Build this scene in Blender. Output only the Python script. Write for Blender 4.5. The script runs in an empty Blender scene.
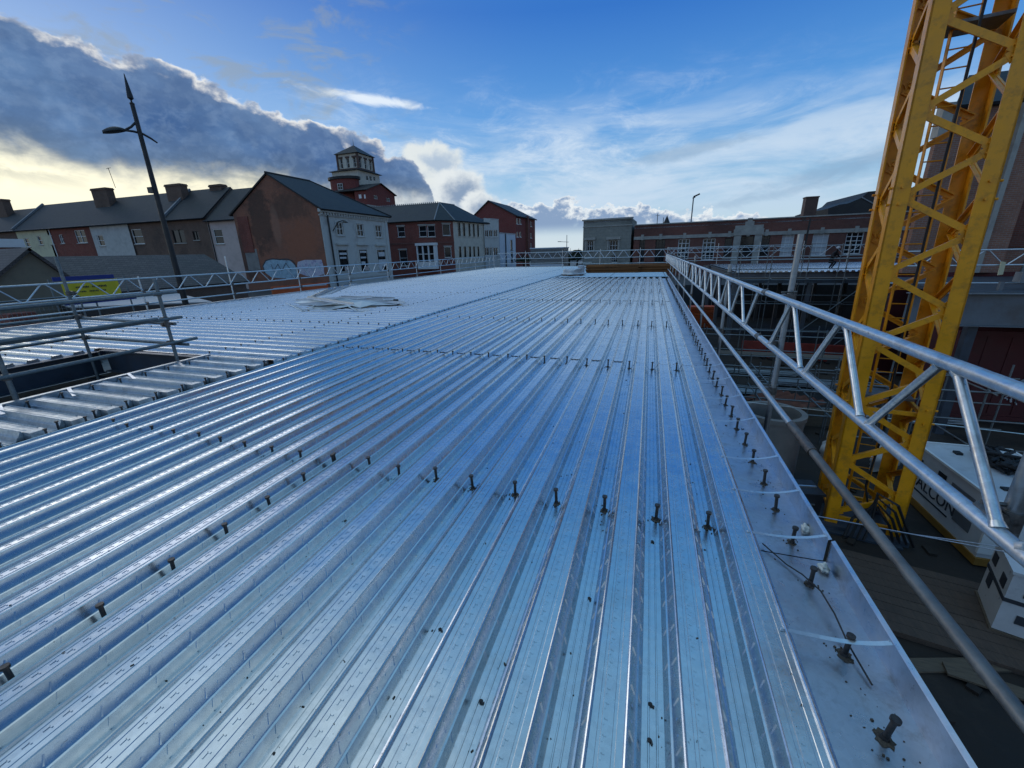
import bpy, bmesh, math, random
from math import sin, cos, tan, pi, radians, sqrt, atan2
from mathutils import Vector, Matrix
random.seed(7)
S = bpy.context.scene
COL = S.collection

# ------------------------------------------------------------------ camera
PITCH, ROLL, YAW, EYE, FPX = 0.3131, -0.027, 0.32, 1.582, 409.1
_f = Vector((-sin(YAW)*cos(PITCH), cos(YAW)*cos(PITCH), -sin(PITCH)))
_r0 = Vector((cos(YAW), sin(YAW), 0)); _u0 = _r0.cross(_f)
_r = _r0*cos(ROLL) + _u0*sin(ROLL); _u = -_r0*sin(ROLL) + _u0*cos(ROLL)
cam = bpy.data.cameras.new('camera'); camo = bpy.data.objects.new('camera', cam); COL.objects.link(camo)
cam.sensor_width = 36; cam.lens = FPX/1024*36; cam.clip_start = 0.05; cam.clip_end = 6000
camo.matrix_world = Matrix(((_r.x, _u.x, -_f.x, 0), (_r.y, _u.y, -_f.y, 0), (_r.z, _u.z, -_f.z, EYE), (0, 0, 0, 1)))
S.camera = camo
def ray(x, y): return _f + _r*((x-512)/FPX) - _u*((y-384)/FPX)
O = Vector((0, 0, EYE))
def atZ(x, y, z): d = ray(x, y); return O + d*((z-EYE)/d.z)
def atY(x, y, Y): d = ray(x, y); return O + d*(Y/d.y)
def atX(x, y, X): d = ray(x, y); return O + d*(X/d.x)
def atD(x, y, D): d = ray(x, y); return O + d*(D/sqrt(d.x*d.x+d.y*d.y))
def V(*a): return Vector(a)

# ------------------------------------------------------------------ objects
LOC = {}
def tag(o, label=None, cat=None, group=None, kind=None):
    if label: o['label'] = label
    if cat: o['category'] = cat
    if group: o['group'] = group
    if kind: o['kind'] = kind
    return o
def thing(name, loc, label, cat, group=None):
    o = bpy.data.objects.new(name, None); COL.objects.link(o); o.location = loc
    o.empty_display_size = .1
    LOC[o] = Vector(loc)
    return tag(o, label, cat, group)
class MB:
    def __init__(s): s.v = []; s.f = []
    def add(s, vs, fs):
        n = len(s.v); s.v += [tuple(v) for v in vs]; s.f += [tuple(n+i for i in f) for f in fs]; return s
    def poly(s, *p): return s.add(p, [tuple(range(len(p)))])
    def box(s, c, d, rz=0.0, tilt=None):
        x, y, z = d[0]/2, d[1]/2, d[2]/2
        vs = [V(a, b, e) for e in (-z, z) for a, b in ((-x, -y), (x, -y), (x, y), (-x, y))]
        R = Matrix.Rotation(rz, 3, 'Z')
        if tilt: R = R @ Matrix.Rotation(tilt[1], 3, tilt[0])
        c = Vector(c)
        return s.add([c + R @ v for v in vs], [(3,2,1,0),(4,5,6,7),(0,1,5,4),(1,2,6,5),(2,3,7,6),(3,0,4,7)])
    def bb(s, x0, x1, y0, y1, z0, z1): return s.box(((x0+x1)/2, (y0+y1)/2, (z0+z1)/2), (x1-x0, y1-y0, z1-z0))
    def bar(s, p, q, w, h, up=(0, 0, 1)):
        p, q = Vector(p), Vector(q); d = (q-p).normalized(); up = Vector(up)
        a = d.cross(up)
        if a.length < 1e-4: a = d.cross(V(1, 0, 0))
        a.normalize(); b = a.cross(d).normalized()
        vs = [e + a*(i*w/2) + b*(j*h/2) for e in (p, q) for i, j in ((-1,-1),(1,-1),(1,1),(-1,1))]
        return s.add(vs, [(3,2,1,0),(4,5,6,7),(0,1,5,4),(1,2,6,5),(2,3,7,6),(3,0,4,7)])
    def tube(s, p, q, r, n=10, r2=None, caps=True, hollow=False):
        p, q = Vector(p), Vector(q); d = (q-p).normalized(); r2 = r if r2 is None else r2
        a = d.orthogonal().normalized(); b = d.cross(a)
        vs = []
        for e, rr in ((p, r), (q, r2)):
            for i in range(n):
                t = 2*pi*i/n; vs.append(e + (a*cos(t)+b*sin(t))*rr)
        fs = [(i, (i+1) % n, n+(i+1) % n, n+i) for i in range(n)]
        if caps: fs += [tuple(range(n-1, -1, -1)), tuple(range(n, 2*n))]
        return s.add(vs, fs)
    def path(s, pts, r, n=6):
        pts = [Vector(p) for p in pts]; k = len(pts); vs = []; prev = None
        for i, p in enumerate(pts):
            d = (pts[min(i+1, k-1)]-pts[max(i-1, 0)]).normalized()
            a = d.orthogonal().normalized() if prev is None else (prev - d*prev.dot(d)).normalized()
            prev = a; b = d.cross(a)
            rr = r[i] if isinstance(r, (list, tuple)) else r
            vs += [p + (a*cos(2*pi*j/n)+b*sin(2*pi*j/n))*rr for j in range(n)]
        fs = [(i*n+j, i*n+(j+1) % n, (i+1)*n+(j+1) % n, (i+1)*n+j) for i in range(k-1) for j in range(n)]
        fs += [tuple(range(n-1, -1, -1)), tuple(range((k-1)*n, k*n))]
        return s.add(vs, fs)
    def strip(s, pts, w, t, side):
        """flat band of width w (along side) and thickness t following pts"""
        pts = [Vector(p) for p in pts]; sd = Vector(side).normalized(); vs = []; k = len(pts)
        for i, p in enumerate(pts):
            d = (pts[min(i+1, k-1)]-pts[max(i-1, 0)]).normalized(); n = sd.cross(d).normalized()
            vs += [p-sd*w/2-n*t/2, p+sd*w/2-n*t/2, p+sd*w/2+n*t/2, p-sd*w/2+n*t/2]
        fs = [(i*4+j, i*4+(j+1) % 4, i*4+4+(j+1) % 4, i*4+4+j) for i in range(k-1) for j in range(4)]
        fs += [(3,2,1,0), tuple((k-1)*4+j for j in range(4))]
        return s.add(vs, fs)
    def prism(s, pts, off):
        """closed polygon pts (3D, planar) extruded by off"""
        pts = [Vector(p) for p in pts]; n = len(pts); off = Vector(off)
        return s.add(pts+[p+off for p in pts], [tuple(range(n-1, -1, -1)), tuple(range(n, 2*n))] +
                     [(i, (i+1) % n, n+(i+1) % n, n+i) for i in range(n)])
    def lathe(s, c, prof, n=16):
        c = Vector(c); k = len(prof); vs = [c+V(r*cos(2*pi*i/n), r*sin(2*pi*i/n), z) for r, z in prof for i in range(n)]
        fs = [(j*n+i, j*n+(i+1) % n, (j+1)*n+(i+1) % n, (j+1)*n+i) for j in range(k-1) for i in range(n)]
        return s.add(vs, fs)
    def build(s, name, m, parent=None, smooth=None, fix=True):
        off = V(0, 0, 0); p = parent
        while p is not None and p not in LOC: p = p.parent
        if p is not None: off = LOC[p]
        me = bpy.data.meshes.new(name)
        me.from_pydata([(v[0]-off.x, v[1]-off.y, v[2]-off.z) for v in s.v], [], s.f)
        if fix:
            bm = bmesh.new(); bm.from_mesh(me); bmesh.ops.recalc_face_normals(bm, faces=bm.faces); bm.to_mesh(me); bm.free()
        for mm in (m if isinstance(m, (list, tuple)) else [m]): me.materials.append(mm)
        if smooth is not None:
            me.polygons.foreach_set('use_smooth', [True]*len(me.polygons)); me.set_sharp_from_angle(angle=radians(smooth))
        o = bpy.data.objects.new(name, me); COL.objects.link(o)
        if parent is not None: o.parent = parent
        elif s.v:
            xs, ys, zs = zip(*s.v); c = V((min(xs)+max(xs))/2, (min(ys)+max(ys))/2, min(zs))
            me.transform(Matrix.Translation(-c)); o.location = c; LOC[o] = c
        return o
def copy_part(o, parent, delta=None):
    c = o.copy(); COL.objects.link(c); c.parent = parent
    if delta is not None: c.location = o.location + Vector(delta)
    for ch in o.children: copy_part(ch, c)
    return c

# ------------------------------------------------------------------ materials
def newmat(name):
    m = bpy.data.materials.new(name); m.use_nodes = True
    nt = m.node_tree; b = nt.nodes['Principled BSDF']; return m, nt, b
def N(nt, t, **kw):
    n = nt.nodes.new(t)
    for k, v in kw.items():
        if hasattr(n, k): setattr(n, k, v)
        else: n.inputs[k].default_value = v
    return n
def L(nt, a, b): nt.links.new(a, b)
def mix(nt, fac, a, b, mode='MIX'):
    n = nt.nodes.new('ShaderNodeMix'); n.data_type = 'RGBA'; n.blend_type = mode
    for sock, v in ((n.inputs[0], fac), (n.inputs[6], a), (n.inputs[7], b)):
        if hasattr(v, 'is_linked') or isinstance(v, bpy.types.NodeSocket): nt.links.new(v, sock)
        elif isinstance(v, (int, float)): sock.default_value = v
        else: sock.default_value = (*v, 1)
    return n.outputs[2]
def ramp(nt, fac, stops):
    r = nt.nodes.new('ShaderNodeValToRGB'); L(nt, fac, r.inputs[0])
    e = r.color_ramp.elements
    while len(e) < len(stops): e.new(.5)
    for i, (p, c) in enumerate(stops):
        e[i].position = p; e[i].color = (*c, 1) if not isinstance(c, (int, float)) else (c, c, c, 1)
    return r.outputs[0]
def gmat(name, c, rough=.6, metal=0., var=.25, scale=3., bump=0., bscale=40., spec=.5, rvar=.12, dirt=None, dscale=1.2, damt=.5, stretch=None):
    """base colour with two octaves of wear, roughness variation, optional dirt and bump"""
    m, nt, b = newmat(name)
    geo = N(nt, 'ShaderNodeNewGeometry'); pos = geo.outputs['Position']
    if stretch:
        mp = N(nt, 'ShaderNodeMapping'); mp.inputs['Scale'].default_value = stretch; L(nt, pos, mp.inputs[0]); pos = mp.outputs[0]
    n1 = N(nt, 'ShaderNodeTexNoise', Scale=scale, Detail=6., Roughness=.6); L(nt, pos, n1.inputs['Vector'])
    dark = tuple(x*(1-var) for x in c); lite = tuple(min(1, x*(1+var*.7)) for x in c)
    col = ramp(nt, n1.outputs[0], [(.3, dark), (.7, lite)])
    if dirt:
        n2 = N(nt, 'ShaderNodeTexNoise', Scale=dscale, Detail=8., Roughness=.7); L(nt, geo.outputs['Position'], n2.inputs['Vector'])
        k = ramp(nt, n2.outputs[0], [(.5, 0.), (.68, damt)]); col = mix(nt, k, col, dirt)
    L(nt, col, b.inputs['Base Color'])
    rr = N(nt, 'ShaderNodeMapRange'); L(nt, n1.outputs[0], rr.inputs[0])
    rr.inputs[1].default_value = .3; rr.inputs[2].default_value = .7
    rr.inputs[3].default_value = max(.03, rough-rvar); rr.inputs[4].default_value = min(1, rough+rvar)
    L(nt, rr.outputs[0], b.inputs['Roughness'])
    b.inputs['Metallic'].default_value = metal; b.inputs['Specular IOR Level'].default_value = spec
    if bump:
        n3 = N(nt, 'ShaderNodeTexNoise', Scale=bscale, Detail=5.); L(nt, geo.outputs['Position'], n3.inputs['Vector'])
        bp = N(nt, 'ShaderNodeBump', Strength=bump, Distance=.02); L(nt, n3.outputs[0], bp.inputs['Height']); L(nt, bp.outputs[0], b.inputs['Normal'])
    return m
def brick(name, c1, c2, mortar, stain=(.03, .028, .027), samt=.6, sscale=.35, w=.225, h=.075):
    m, nt, b = newmat(name)
    geo = N(nt, 'ShaderNodeNewGeometry'); sx = N(nt, 'ShaderNodeSeparateXYZ'); L(nt, geo.outputs['Position'], sx.inputs[0])
    ad = N(nt, 'ShaderNodeMath', operation='ADD'); L(nt, sx.outputs[0], ad.inputs[0]); L(nt, sx.outputs[1], ad.inputs[1])
    cb = N(nt, 'ShaderNodeCombineXYZ'); L(nt, ad.outputs[0], cb.inputs[0]); L(nt, sx.outputs[2], cb.inputs[1])
    br = N(nt, 'ShaderNodeTexBrick', Scale=1.); br.inputs['Brick Width'].default_value = w; br.inputs['Row Height'].default_value = h
    br.inputs['Mortar Size'].default_value = .009; br.inputs['Color1'].default_value = (*c1, 1); br.inputs['Color2'].default_value = (*c2, 1); br.inputs['Mortar'].default_value = (*mortar, 1)
    br.inputs['Bias'].default_value = -.1
    L(nt, cb.outputs[0], br.inputs['Vector'])
    n1 = N(nt, 'ShaderNodeTexNoise', Scale=sscale, Detail=7., Roughness=.65); L(nt, geo.outputs['Position'], n1.inputs['Vector'])
    n2 = N(nt, 'ShaderNodeTexNoise', Scale=2.6, Detail=6., Roughness=.7); L(nt, geo.outputs['Position'], n2.inputs['Vector'])
    col = mix(nt, ramp(nt, n2.outputs[0], [(.35, 0.), (.75, .55)]), br.outputs[0], tuple(x*.62 for x in c1))
    col = mix(nt, ramp(nt, n1.outputs[0], [(.48, 0.), (.66, samt)]), col, stain)
    L(nt, col, b.inputs['Base Color']); b.inputs['Roughness'].default_value = .9; b.inputs['Specular IOR Level'].default_value = .2
    bp = N(nt, 'ShaderNodeBump', Strength=.35, Distance=.01); L(nt, br.outputs[1], bp.inputs['Height']); bp.invert = True; L(nt, bp.outputs[0], b.inputs['Normal'])
    return m
def gable_brick(name):
    """weathered gable: brick plus a soot stain and an orange patched area, each with its own ragged shape"""
    m = brick(name, (.34, .125, .07), (.26, .095, .058), (.20, .16, .13), samt=.45, sscale=.5, stain=(.06, .05, .045))
    nt = m.node_tree; b = nt.nodes['Principled BSDF']; col = b.inputs['Base Color'].links[0].from_socket
    geo = N(nt, 'ShaderNodeNewGeometry'); n0 = N(nt, 'ShaderNodeTexNoise', Scale=.9, Detail=8., Roughness=.72); L(nt, geo.outputs['Position'], n0.inputs['Vector'])
    def spot(col, c, r, tone, amt, wob=1.6):
        mp = N(nt, 'ShaderNodeMapping'); mp.vector_type = 'POINT'
        mp.inputs['Scale'].default_value = (1/r[0], 0, 1/r[1]); mp.inputs['Location'].default_value = (-c[0]/r[0], 0, -c[1]/r[1]); L(nt, geo.outputs['Position'], mp.inputs[0])
        ln = N(nt, 'ShaderNodeVectorMath', operation='LENGTH'); L(nt, mp.outputs[0], ln.inputs[0])
        ad = N(nt, 'ShaderNodeMath', operation='MULTIPLY_ADD'); L(nt, n0.outputs[0], ad.inputs[0]); ad.inputs[1].default_value = wob; L(nt, ln.outputs['Value'], ad.inputs[2])
        k = ramp(nt, ad.outputs[0], [(0., 1.), (1., 0.)]); 
        mr = N(nt, 'ShaderNodeMapRange'); L(nt, ad.outputs[0], mr.inputs[0]); mr.inputs[1].default_value = wob*.5+.75; mr.inputs[2].default_value = wob*.5+1.05; mr.inputs[3].default_value = amt; mr.inputs[4].default_value = 0.
        return mix(nt, mr.outputs[0], col, tone)
    col = spot(col, (-38.3, 5.4), (1.7, 3.6), (.07, .05, .04), .65, 2.6)
    col = spot(col, (-34.3, 6.4), (2.6, 1.3), (.08, .06, .047), .5, 2.8)
    col = spot(col, (-33.6, 3.2), (2.2, 2.0), (.30, .115, .065), .55, 2.6)
    col = spot(col, (-36.4, 4.6), (.55, 2.2), (.30, .17, .12), .5, .5)
    col = spot(col, (-41., 2.), (1.2, 3.), (.07, .05, .042), .7, 2.4)
    L(nt, col, b.inputs['Base Color']); return m
def slate(name, c, w=.3, h=.2):
    """rows of roof slates following the height, with patchy weathering"""
    m, nt, b = newmat(name)
    geo = N(nt, 'ShaderNodeNewGeometry'); sx = N(nt, 'ShaderNodeSeparateXYZ'); L(nt, geo.outputs['Position'], sx.inputs[0])
    ad = N(nt, 'ShaderNodeMath', operation='ADD'); L(nt, sx.outputs[0], ad.inputs[0]); L(nt, sx.outputs[1], ad.inputs[1])
    cb = N(nt, 'ShaderNodeCombineXYZ'); L(nt, ad.outputs[0], cb.inputs[0]); L(nt, sx.outputs[2], cb.inputs[1])
    br = N(nt, 'ShaderNodeTexBrick', Scale=1.); br.inputs['Brick Width'].default_value = w; br.inputs['Row Height'].default_value = h*.6
    br.inputs['Mortar Size'].default_value = .012
    br.inputs['Color1'].default_value = (*c, 1); br.inputs['Color2'].default_value = (*[x*1.5 for x in c], 1); br.inputs['Mortar'].default_value = (*[x*.4 for x in c], 1)
    L(nt, cb.outputs[0], br.inputs['Vector'])
    n1 = N(nt, 'ShaderNodeTexNoise', Scale=.5, Detail=7., Roughness=.7); L(nt, geo.outputs['Position'], n1.inputs['Vector'])
    col = mix(nt, ramp(nt, n1.outputs[0], [(.42, 0.), (.7, .5)]), br.outputs[0], (.032, .034, .027))
    L(nt, col, b.inputs['Base Color']); b.inputs['Roughness'].default_value = .62; b.inputs['Specular IOR Level'].default_value = .35
    return m

def galv(name, c=(.60, .63, .66), rough=.36, spangle=.10, dirt=.35, metal=1.0, rv=(.10, .22)):
    """galvanised sheet: spangle, streaked roughness, grime spots and dull water marks"""
    m, nt, b = newmat(name)
    geo = N(nt, 'ShaderNodeNewGeometry'); pos = geo.outputs['Position']
    vo = N(nt, 'ShaderNodeTexVoronoi', Scale=55.); L(nt, pos, vo.inputs['Vector'])
    sp = N(nt, 'ShaderNodeSeparateColor'); L(nt, vo.outputs['Color'], sp.inputs[0])
    n1 = N(nt, 'ShaderNodeTexNoise', Scale=1.7, Detail=7., Roughness=.65); L(nt, pos, n1.inputs['Vector'])
    n2 = N(nt, 'ShaderNodeTexNoise', Scale=9., Detail=8., Roughness=.75); L(nt, pos, n2.inputs['Vector'])
    n4 = N(nt, 'ShaderNodeTexNoise', Scale=38., Detail=3., Roughness=.6); L(nt, pos, n4.inputs['Vector'])
    oi = N(nt, 'ShaderNodeObjectInfo')
    base = mix(nt, sp.outputs[0], tuple(x*(1-spangle) for x in c), tuple(min(1, x*(1+spangle)) for x in c))
    base = mix(nt, ramp(nt, n1.outputs[0], [(.45, 0.), (.75, .5*dirt+.1)]), base, tuple(x*.62 for x in c))
    base = mix(nt, ramp(nt, n2.outputs[0], [(.56, 0.), (.70, dirt)]), base, (.30, .29, .29))
    base = mix(nt, ramp(nt, n4.outputs[0], [(.69, 0.), (.74, .55)]), base, (.10, .085, .075))
    base = mix(nt, ramp(nt, oi.outputs['Random'], [(0., .0), (1., .30)]), base, tuple(x*.72 for x in c))
    n5 = N(nt, 'ShaderNodeTexNoise', Scale=3.2, Detail=9., Roughness=.8); L(nt, pos, n5.inputs['Vector'])
    base = mix(nt, ramp(nt, n5.outputs[0], [(.54, 0.), (.62, dirt*.9)]), base, (.34, .33, .33))
    L(nt, base, b.inputs['Base Color'])
    b.inputs['Metallic'].default_value = metal
    r = N(nt, 'ShaderNodeMapRange'); L(nt, n2.outputs[0], r.inputs[0]); r.inputs[1].default_value = .3; r.inputs[2].default_value = .75
    r.inputs[3].default_value = rough-rv[0]; r.inputs[4].default_value = rough+rv[1]
    L(nt, r.outputs[0], b.inputs['Roughness'])
    n3 = N(nt, 'ShaderNodeTexNoise', Scale=4., Detail=3.); L(nt, pos, n3.inputs['Vector'])
    bp = N(nt, 'ShaderNodeBump', Strength=.12, Distance=.03); L(nt, n3.outputs[0], bp.inputs['Height']); L(nt, bp.outputs[0], b.inputs['Normal'])
    return m

M = {}
M['deck'] = galv('deck_galvanised', (.66, .70, .72), .24, .05, .18, 1., (.08, .12))
M['deck_dull'] = galv('dull_galvanised', (.48, .53, .56), .40, .12, .5)
M['trim'] = galv('trim_galvanised', (.60, .63, .68), .30, .06, .5, 1., (.08, .2))
M['strapm'] = galv('strap_galvanised', (.7, .72, .74), .35, .05, .15)
M['tube'] = galv('scaffold_galvanised', (.62, .65, .66), .34, .10, .30)
M['tube_mid'] = galv('scaffold_tube_grey', (.36, .39, .41), .42, .10, .4)
M['tube_old'] = galv('scaffold_weathered', (.22, .25, .26), .55, .12, .6)
M['tube_dark'] = gmat('scaffold_dull', (.20, .21, .21), .5, .6, .4, 6, .1, dirt=(.12, .07, .04))
M['alu'] = galv('aluminium_beam', (.66, .68, .69), .36, .08, .5)
M['stud'] = gmat('stud_steel', (.085, .075, .07), .5, .7, .4, 60, .2)
M['burn'] = gmat('weld_burn', (.11, .085, .062), .8, .2, .6, 40, .5, 90)
M['rubber'] = gmat('black_rubber', (.012, .012, .013), .6, 0, .3, 20)
M['foam'] = gmat('pale_foam', (.72, .74, .68), .85, 0, .12, 30, .6, 25)
M['yellow'] = gmat('crane_yellow', (.88, .35, .004), .42, 0, .12, 2.2, .05, 60, dirt=(.26, .11, .02), dscale=4.5, damt=.55)
M['coupler'] = gmat('coupler_steel', (.16, .15, .14), .5, .8, .4, 30, .2, dirt=(.12, .06, .03))
M['wood'] = gmat('scaffold_board', (.12, .09, .06), .8, 0, .35, 5, .3, 30, stretch=(1, 8, 8))
M['mat_wood'] = gmat('mat_timber', (.085, .058, .042), .85, 0, .35, 4, .4, 30, dirt=(.03, .022, .017), stretch=(8, 1, 8))
M['steel_blue'] = gmat('primed_steel_blue', (.045, .06, .08), .5, .1, .3, 3, dirt=(.07, .055, .05))
M['steel_grey'] = gmat('primed_steel_grey', (.14, .155, .17), .55, .1, .2, 2, dirt=(.10, .07, .05))
M['ground'] = gmat('site_ground', (.024, .017, .012), .85, 0, .6, .9, .9, 5, dirt=(.055, .040, .028), dscale=1.1)
M['street'] = gmat('asphalt', (.05, .05, .052), .85, 0, .25, 2., .3, 60)
M['pave'] = gmat('pavement', (.20, .19, .18), .85, 0, .25, 2., .3, 40)
M['brick_red'] = brick('red_brick', (.26, .062, .04), (.20, .05, .035), (.20, .15, .13), samt=.35)
M['brick_gable'] = gable_brick('weathered_gable_brick')
M['brick_brown'] = brick('brown_brick', (.17, .10, .07), (.13, .08, .058), (.18, .15, .13), samt=.4)
M['brick_dark'] = brick('dark_factory_brick', (.23, .08, .055), (.18, .065, .047), (.16, .13, .12), samt=.4, sscale=.2)
M['brick_tall'] = brick('market_hall_brick', (.32, .15, .10), (.26, .12, .085), (.27, .24, .21), samt=.3, sscale=.3)
M['brick_apt'] = brick('apartment_brick', (.24, .05, .04), (.19, .042, .035), (.18, .12, .11), samt=.15)
M['stone'] = brick('ashlar_stone', (.30, .29, .25), (.26, .255, .225), (.17, .165, .15), samt=.35, w=.9, h=.4)
M['stone_plain'] = gmat('stone_trim', (.36, .34, .30), .85, 0, .2, 1.5, .2, 20, dirt=(.16, .15, .14))
M['white_render'] = gmat('white_painted_render', (.54, .54, .50), .8, 0, .1, .8, .25, 25, dirt=(.28, .25, .22), dscale=.8, damt=.55)
M['cream'] = gmat('cream_render', (.56, .52, .43), .85, 0, .08, 1., .2, 25, dirt=(.3, .27, .22))
M['pale_yellow'] = gmat('pale_yellow_render', (.56, .52, .34), .85, 0, .08, 1., .2, 25, dirt=(.3, .27, .2))
M['pink'] = gmat('pinkish_render', (.52, .42, .38), .85, 0, .08, 1., .2, 25, dirt=(.3, .24, .2))
M['pebble'] = gmat('pebbledash', (.46, .45, .42), .9, 0, .12, 2., .5, 60, dirt=(.26, .25, .23))
M['bluewhite'] = gmat('blue_white_render', (.55, .60, .66), .8, 0, .08, 1., .1, 20)
M['slate'] = slate('roof_slate', (.022, .022, .024))
M['slate_dark'] = slate('dark_roof_slate', (.019, .019, .021))
M['tile_brown'] = slate('brown_roof_tile', (.07, .055, .05))
M['frame'] = gmat('white_window_frame', (.72, .72, .70), .5, 0, .06, 3)
M['glass'] = gmat('window_glass', (.014, .017, .020), .06, 0, .3, .8, spec=.3, rvar=.03)
M['black'] = gmat('black_paint', (.014, .014, .016), .5, 0, .3, 4)
M['lead'] = gmat('lead_flashing', (.20, .21, .22), .6, .2, .2, 4)
M['brown_iron'] = gmat('rusty_flue', (.11, .06, .045), .7, .1, .35, 2, dirt=(.06, .035, .03))
M['gen_white'] = gmat('cabinet_white', (.52, .54, .56), .45, 0, .08, 1.5, dirt=(.28, .27, .25), dscale=2.5, damt=.4)
M['ochre'] = gmat('ochre_skid', (.26, .13, .02), .6, 0, .2, 3)
M['plastic_white'] = gmat('shrink_wrap', (.55, .56, .57), .35, 0, .1, 4, .3, 12)
M['tan_render'] = gmat('tan_render', (.20, .165, .115), .9, 0, .2, 1.2, .2, 20, dirt=(.10, .085, .07))
M['concrete'] = gmat('concrete', (.23, .22, .205), .9, 0, .2, 2.5, .3, 40, dirt=(.12, .11, .10))
M['orange'] = gmat('orange_plastic', (.62, .11, .025), .5, 0, .15, 2, dirt=(.25, .07, .04))
M['redplastic'] = gmat('red_plastic', (.34, .045, .03), .55, 0, .2, 2, dirt=(.14, .04, .03))
M['red_paint'] = gmat('dark_red_paint', (.085, .010, .013), .65, 0, .3, .8, dirt=(.03, .012, .012))
M['rust_sheet'] = gmat('rusty_sheet', (.20, .075, .045), .75, .1, .3, 2, dirt=(.11, .05, .04))
M['rust'] = gmat('rusty_tubes', (.24, .10, .032), .85, .1, .4, 3, .3, 30, dirt=(.10, .045, .02), stretch=(.2, 4, 4))
M['banner_yellow'] = gmat('banner_yellow', (.72, .58, .03), .6, 0, .05, 2)
M['banner_blue'] = gmat('banner_blue', (.02, .04, .22), .55, 0, .1, 2)
M['ink'] = gmat('dark_lettering', (.03, .035, .045), .6, 0, .1, 3)
M['flat_roof'] = gmat('pale_roof_membrane', (.36, .37, .38), .6, 0, .15, 1., dirt=(.22, .22, .22))
M['car_dark'] = gmat('car_paint_dark_blue', (.012, .018, .035), .22, .2, .1, 2)
M['skin'] = gmat('skin', (.42, .25, .18), .6, 0, .1, 8)
M['cloth_black'] = gmat('black_cloth', (.012, .012, .015), .85, 0, .3, 12)
M['cloth_navy'] = gmat('dark_trousers', (.02, .024, .036), .85, 0, .3, 12)
M['helmet'] = gmat('grey_helmet', (.42, .42, .44), .4, 0, .08, 3)
M['leaf'] = gmat('dark_foliage', (.035, .055, .025), .8, 0, .5, 4)
M['bark'] = gmat('bark', (.06, .045, .035), .9, 0, .3, 8)
M['poster'] = gmat('poster_green_black', (.025, .05, .045), .5, 0, .2, 3)
M['poster_pale'] = gmat('poster_pale', (.55, .57, .58), .6, 0, .12, 3)
M['graffiti_blue'] = gmat('graffiti_pale_blue', (.30, .44, .52), .7, 0, .25, 2.2, dirt=(.08, .13, .2), dscale=1.6, damt=.8)
M['graffiti_white'] = gmat('graffiti_lilac_white', (.50, .50, .58), .7, 0, .2, 2.2, dirt=(.09, .07, .22), dscale=2.2, damt=.9)
# ------------------------------------------------------------------ sky (all by direction: azimuth from +Y towards +X, elevation)
SUN_AZ, SUN_EL = -63.5, 11.0
W = bpy.data.worlds.new('World'); S.world = W; W.use_nodes = True
nt = W.node_tree; bg = nt.nodes['Background']
class X:
    def __init__(s, k): s.k = k
    def _o(s, op, *a):
        n = nt.nodes.new('ShaderNodeMath'); n.operation = op
        for i, v in enumerate((s,)+a):
            if isinstance(v, X): nt.links.new(v.k, n.inputs[i])
            else: n.inputs[i].default_value = v
        return X(n.outputs[0])
    def __add__(s, o): return s._o('ADD', o)
    __radd__ = __add__
    def __sub__(s, o): return s._o('SUBTRACT', o)
    def __rsub__(s, o): return (s*-1.)+o
    def __mul__(s, o): return s._o('MULTIPLY', o)
    __rmul__ = __mul__
    def pw(s, o): return s._o('POWER', o)
    def mx(s, o): return s._o('MAXIMUM', o)
    def mn(s, o): return s._o('MINIMUM', o)
    def ss(s, a, b):
        n = nt.nodes.new('ShaderNodeMapRange'); n.interpolation_type = 'SMOOTHSTEP'; nt.links.new(s.k, n.inputs[0])
        lo, hi, inv = (a, b, False) if a < b else (b, a, True)
        n.inputs[1].default_value = lo; n.inputs[2].default_value = hi
        n.inputs[3].default_value = 1. if inv else 0.; n.inputs[4].default_value = 0. if inv else 1.
        return X(n.outputs[0])
    def curve(s, pts):
        """piecewise linear map of s by a float curve over its own range"""
        x0, x1 = pts[0][0], pts[-1][0]; ys = [p[1] for p in pts]; y0, y1 = min(ys), max(ys)+1e-6
        n = nt.nodes.new('ShaderNodeFloatCurve'); c = n.mapping.curves[0]
        while len(c.points) < len(pts): c.points.new(.5, .5)
        for p, (a, b) in zip(c.points, pts): p.location = ((a-x0)/(x1-x0), (b-y0)/(y1-y0)); p.handle_type = 'VECTOR'
        n.mapping.update()
        t = (s-x0)*(1/(x1-x0)); t = t.mx(0.).mn(1.)
        nt.links.new(t.k, n.inputs['Value'])
        return X(n.outputs[0])*(y1-y0)+y0
tc = nt.nodes.new('ShaderNodeTexCoord'); sp = nt.nodes.new('ShaderNodeSeparateXYZ'); nt.links.new(tc.outputs['Generated'], sp.inputs[0])
dx, dy, dz = (X(o) for o in sp.outputs)
DEG = 180/pi
az = dx._o('ARCTAN2', dy)*DEG
el = dz._o('ARCSINE')*DEG
def noise(ax, ey, scale, detail=7., rough=.58, seed=0., dist=0.):
    c = nt.nodes.new('ShaderNodeCombineXYZ'); nt.links.new((az*ax).k, c.inputs[0]); nt.links.new((el*ey).k, c.inputs[1]); c.inputs[2].default_value = seed
    n = nt.nodes.new('ShaderNodeTexNoise'); nt.links.new(c.outputs[0], n.inputs['Vector'])
    n.inputs['Scale'].default_value = scale; n.inputs['Detail'].default_value = detail; n.inputs['Roughness'].default_value = rough; n.inputs['Distortion'].default_value = dist
    return X(n.outputs[0])
def cmix(f, a, b):
    n = nt.nodes.new('ShaderNodeMix'); n.data_type = 'RGBA'
    for sock, v in ((n.inputs[0], f.k if isinstance(f, X) else f), (n.inputs[6], a), (n.inputs[7], b)):
        if isinstance(v, bpy.types.NodeSocket): nt.links.new(v, sock)
        elif isinstance(v, (int, float)): sock.default_value = v
        else: sock.default_value = (*v, 1)
    return n.outputs[2]
K = 10.                                  # background strength is 1/K
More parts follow.
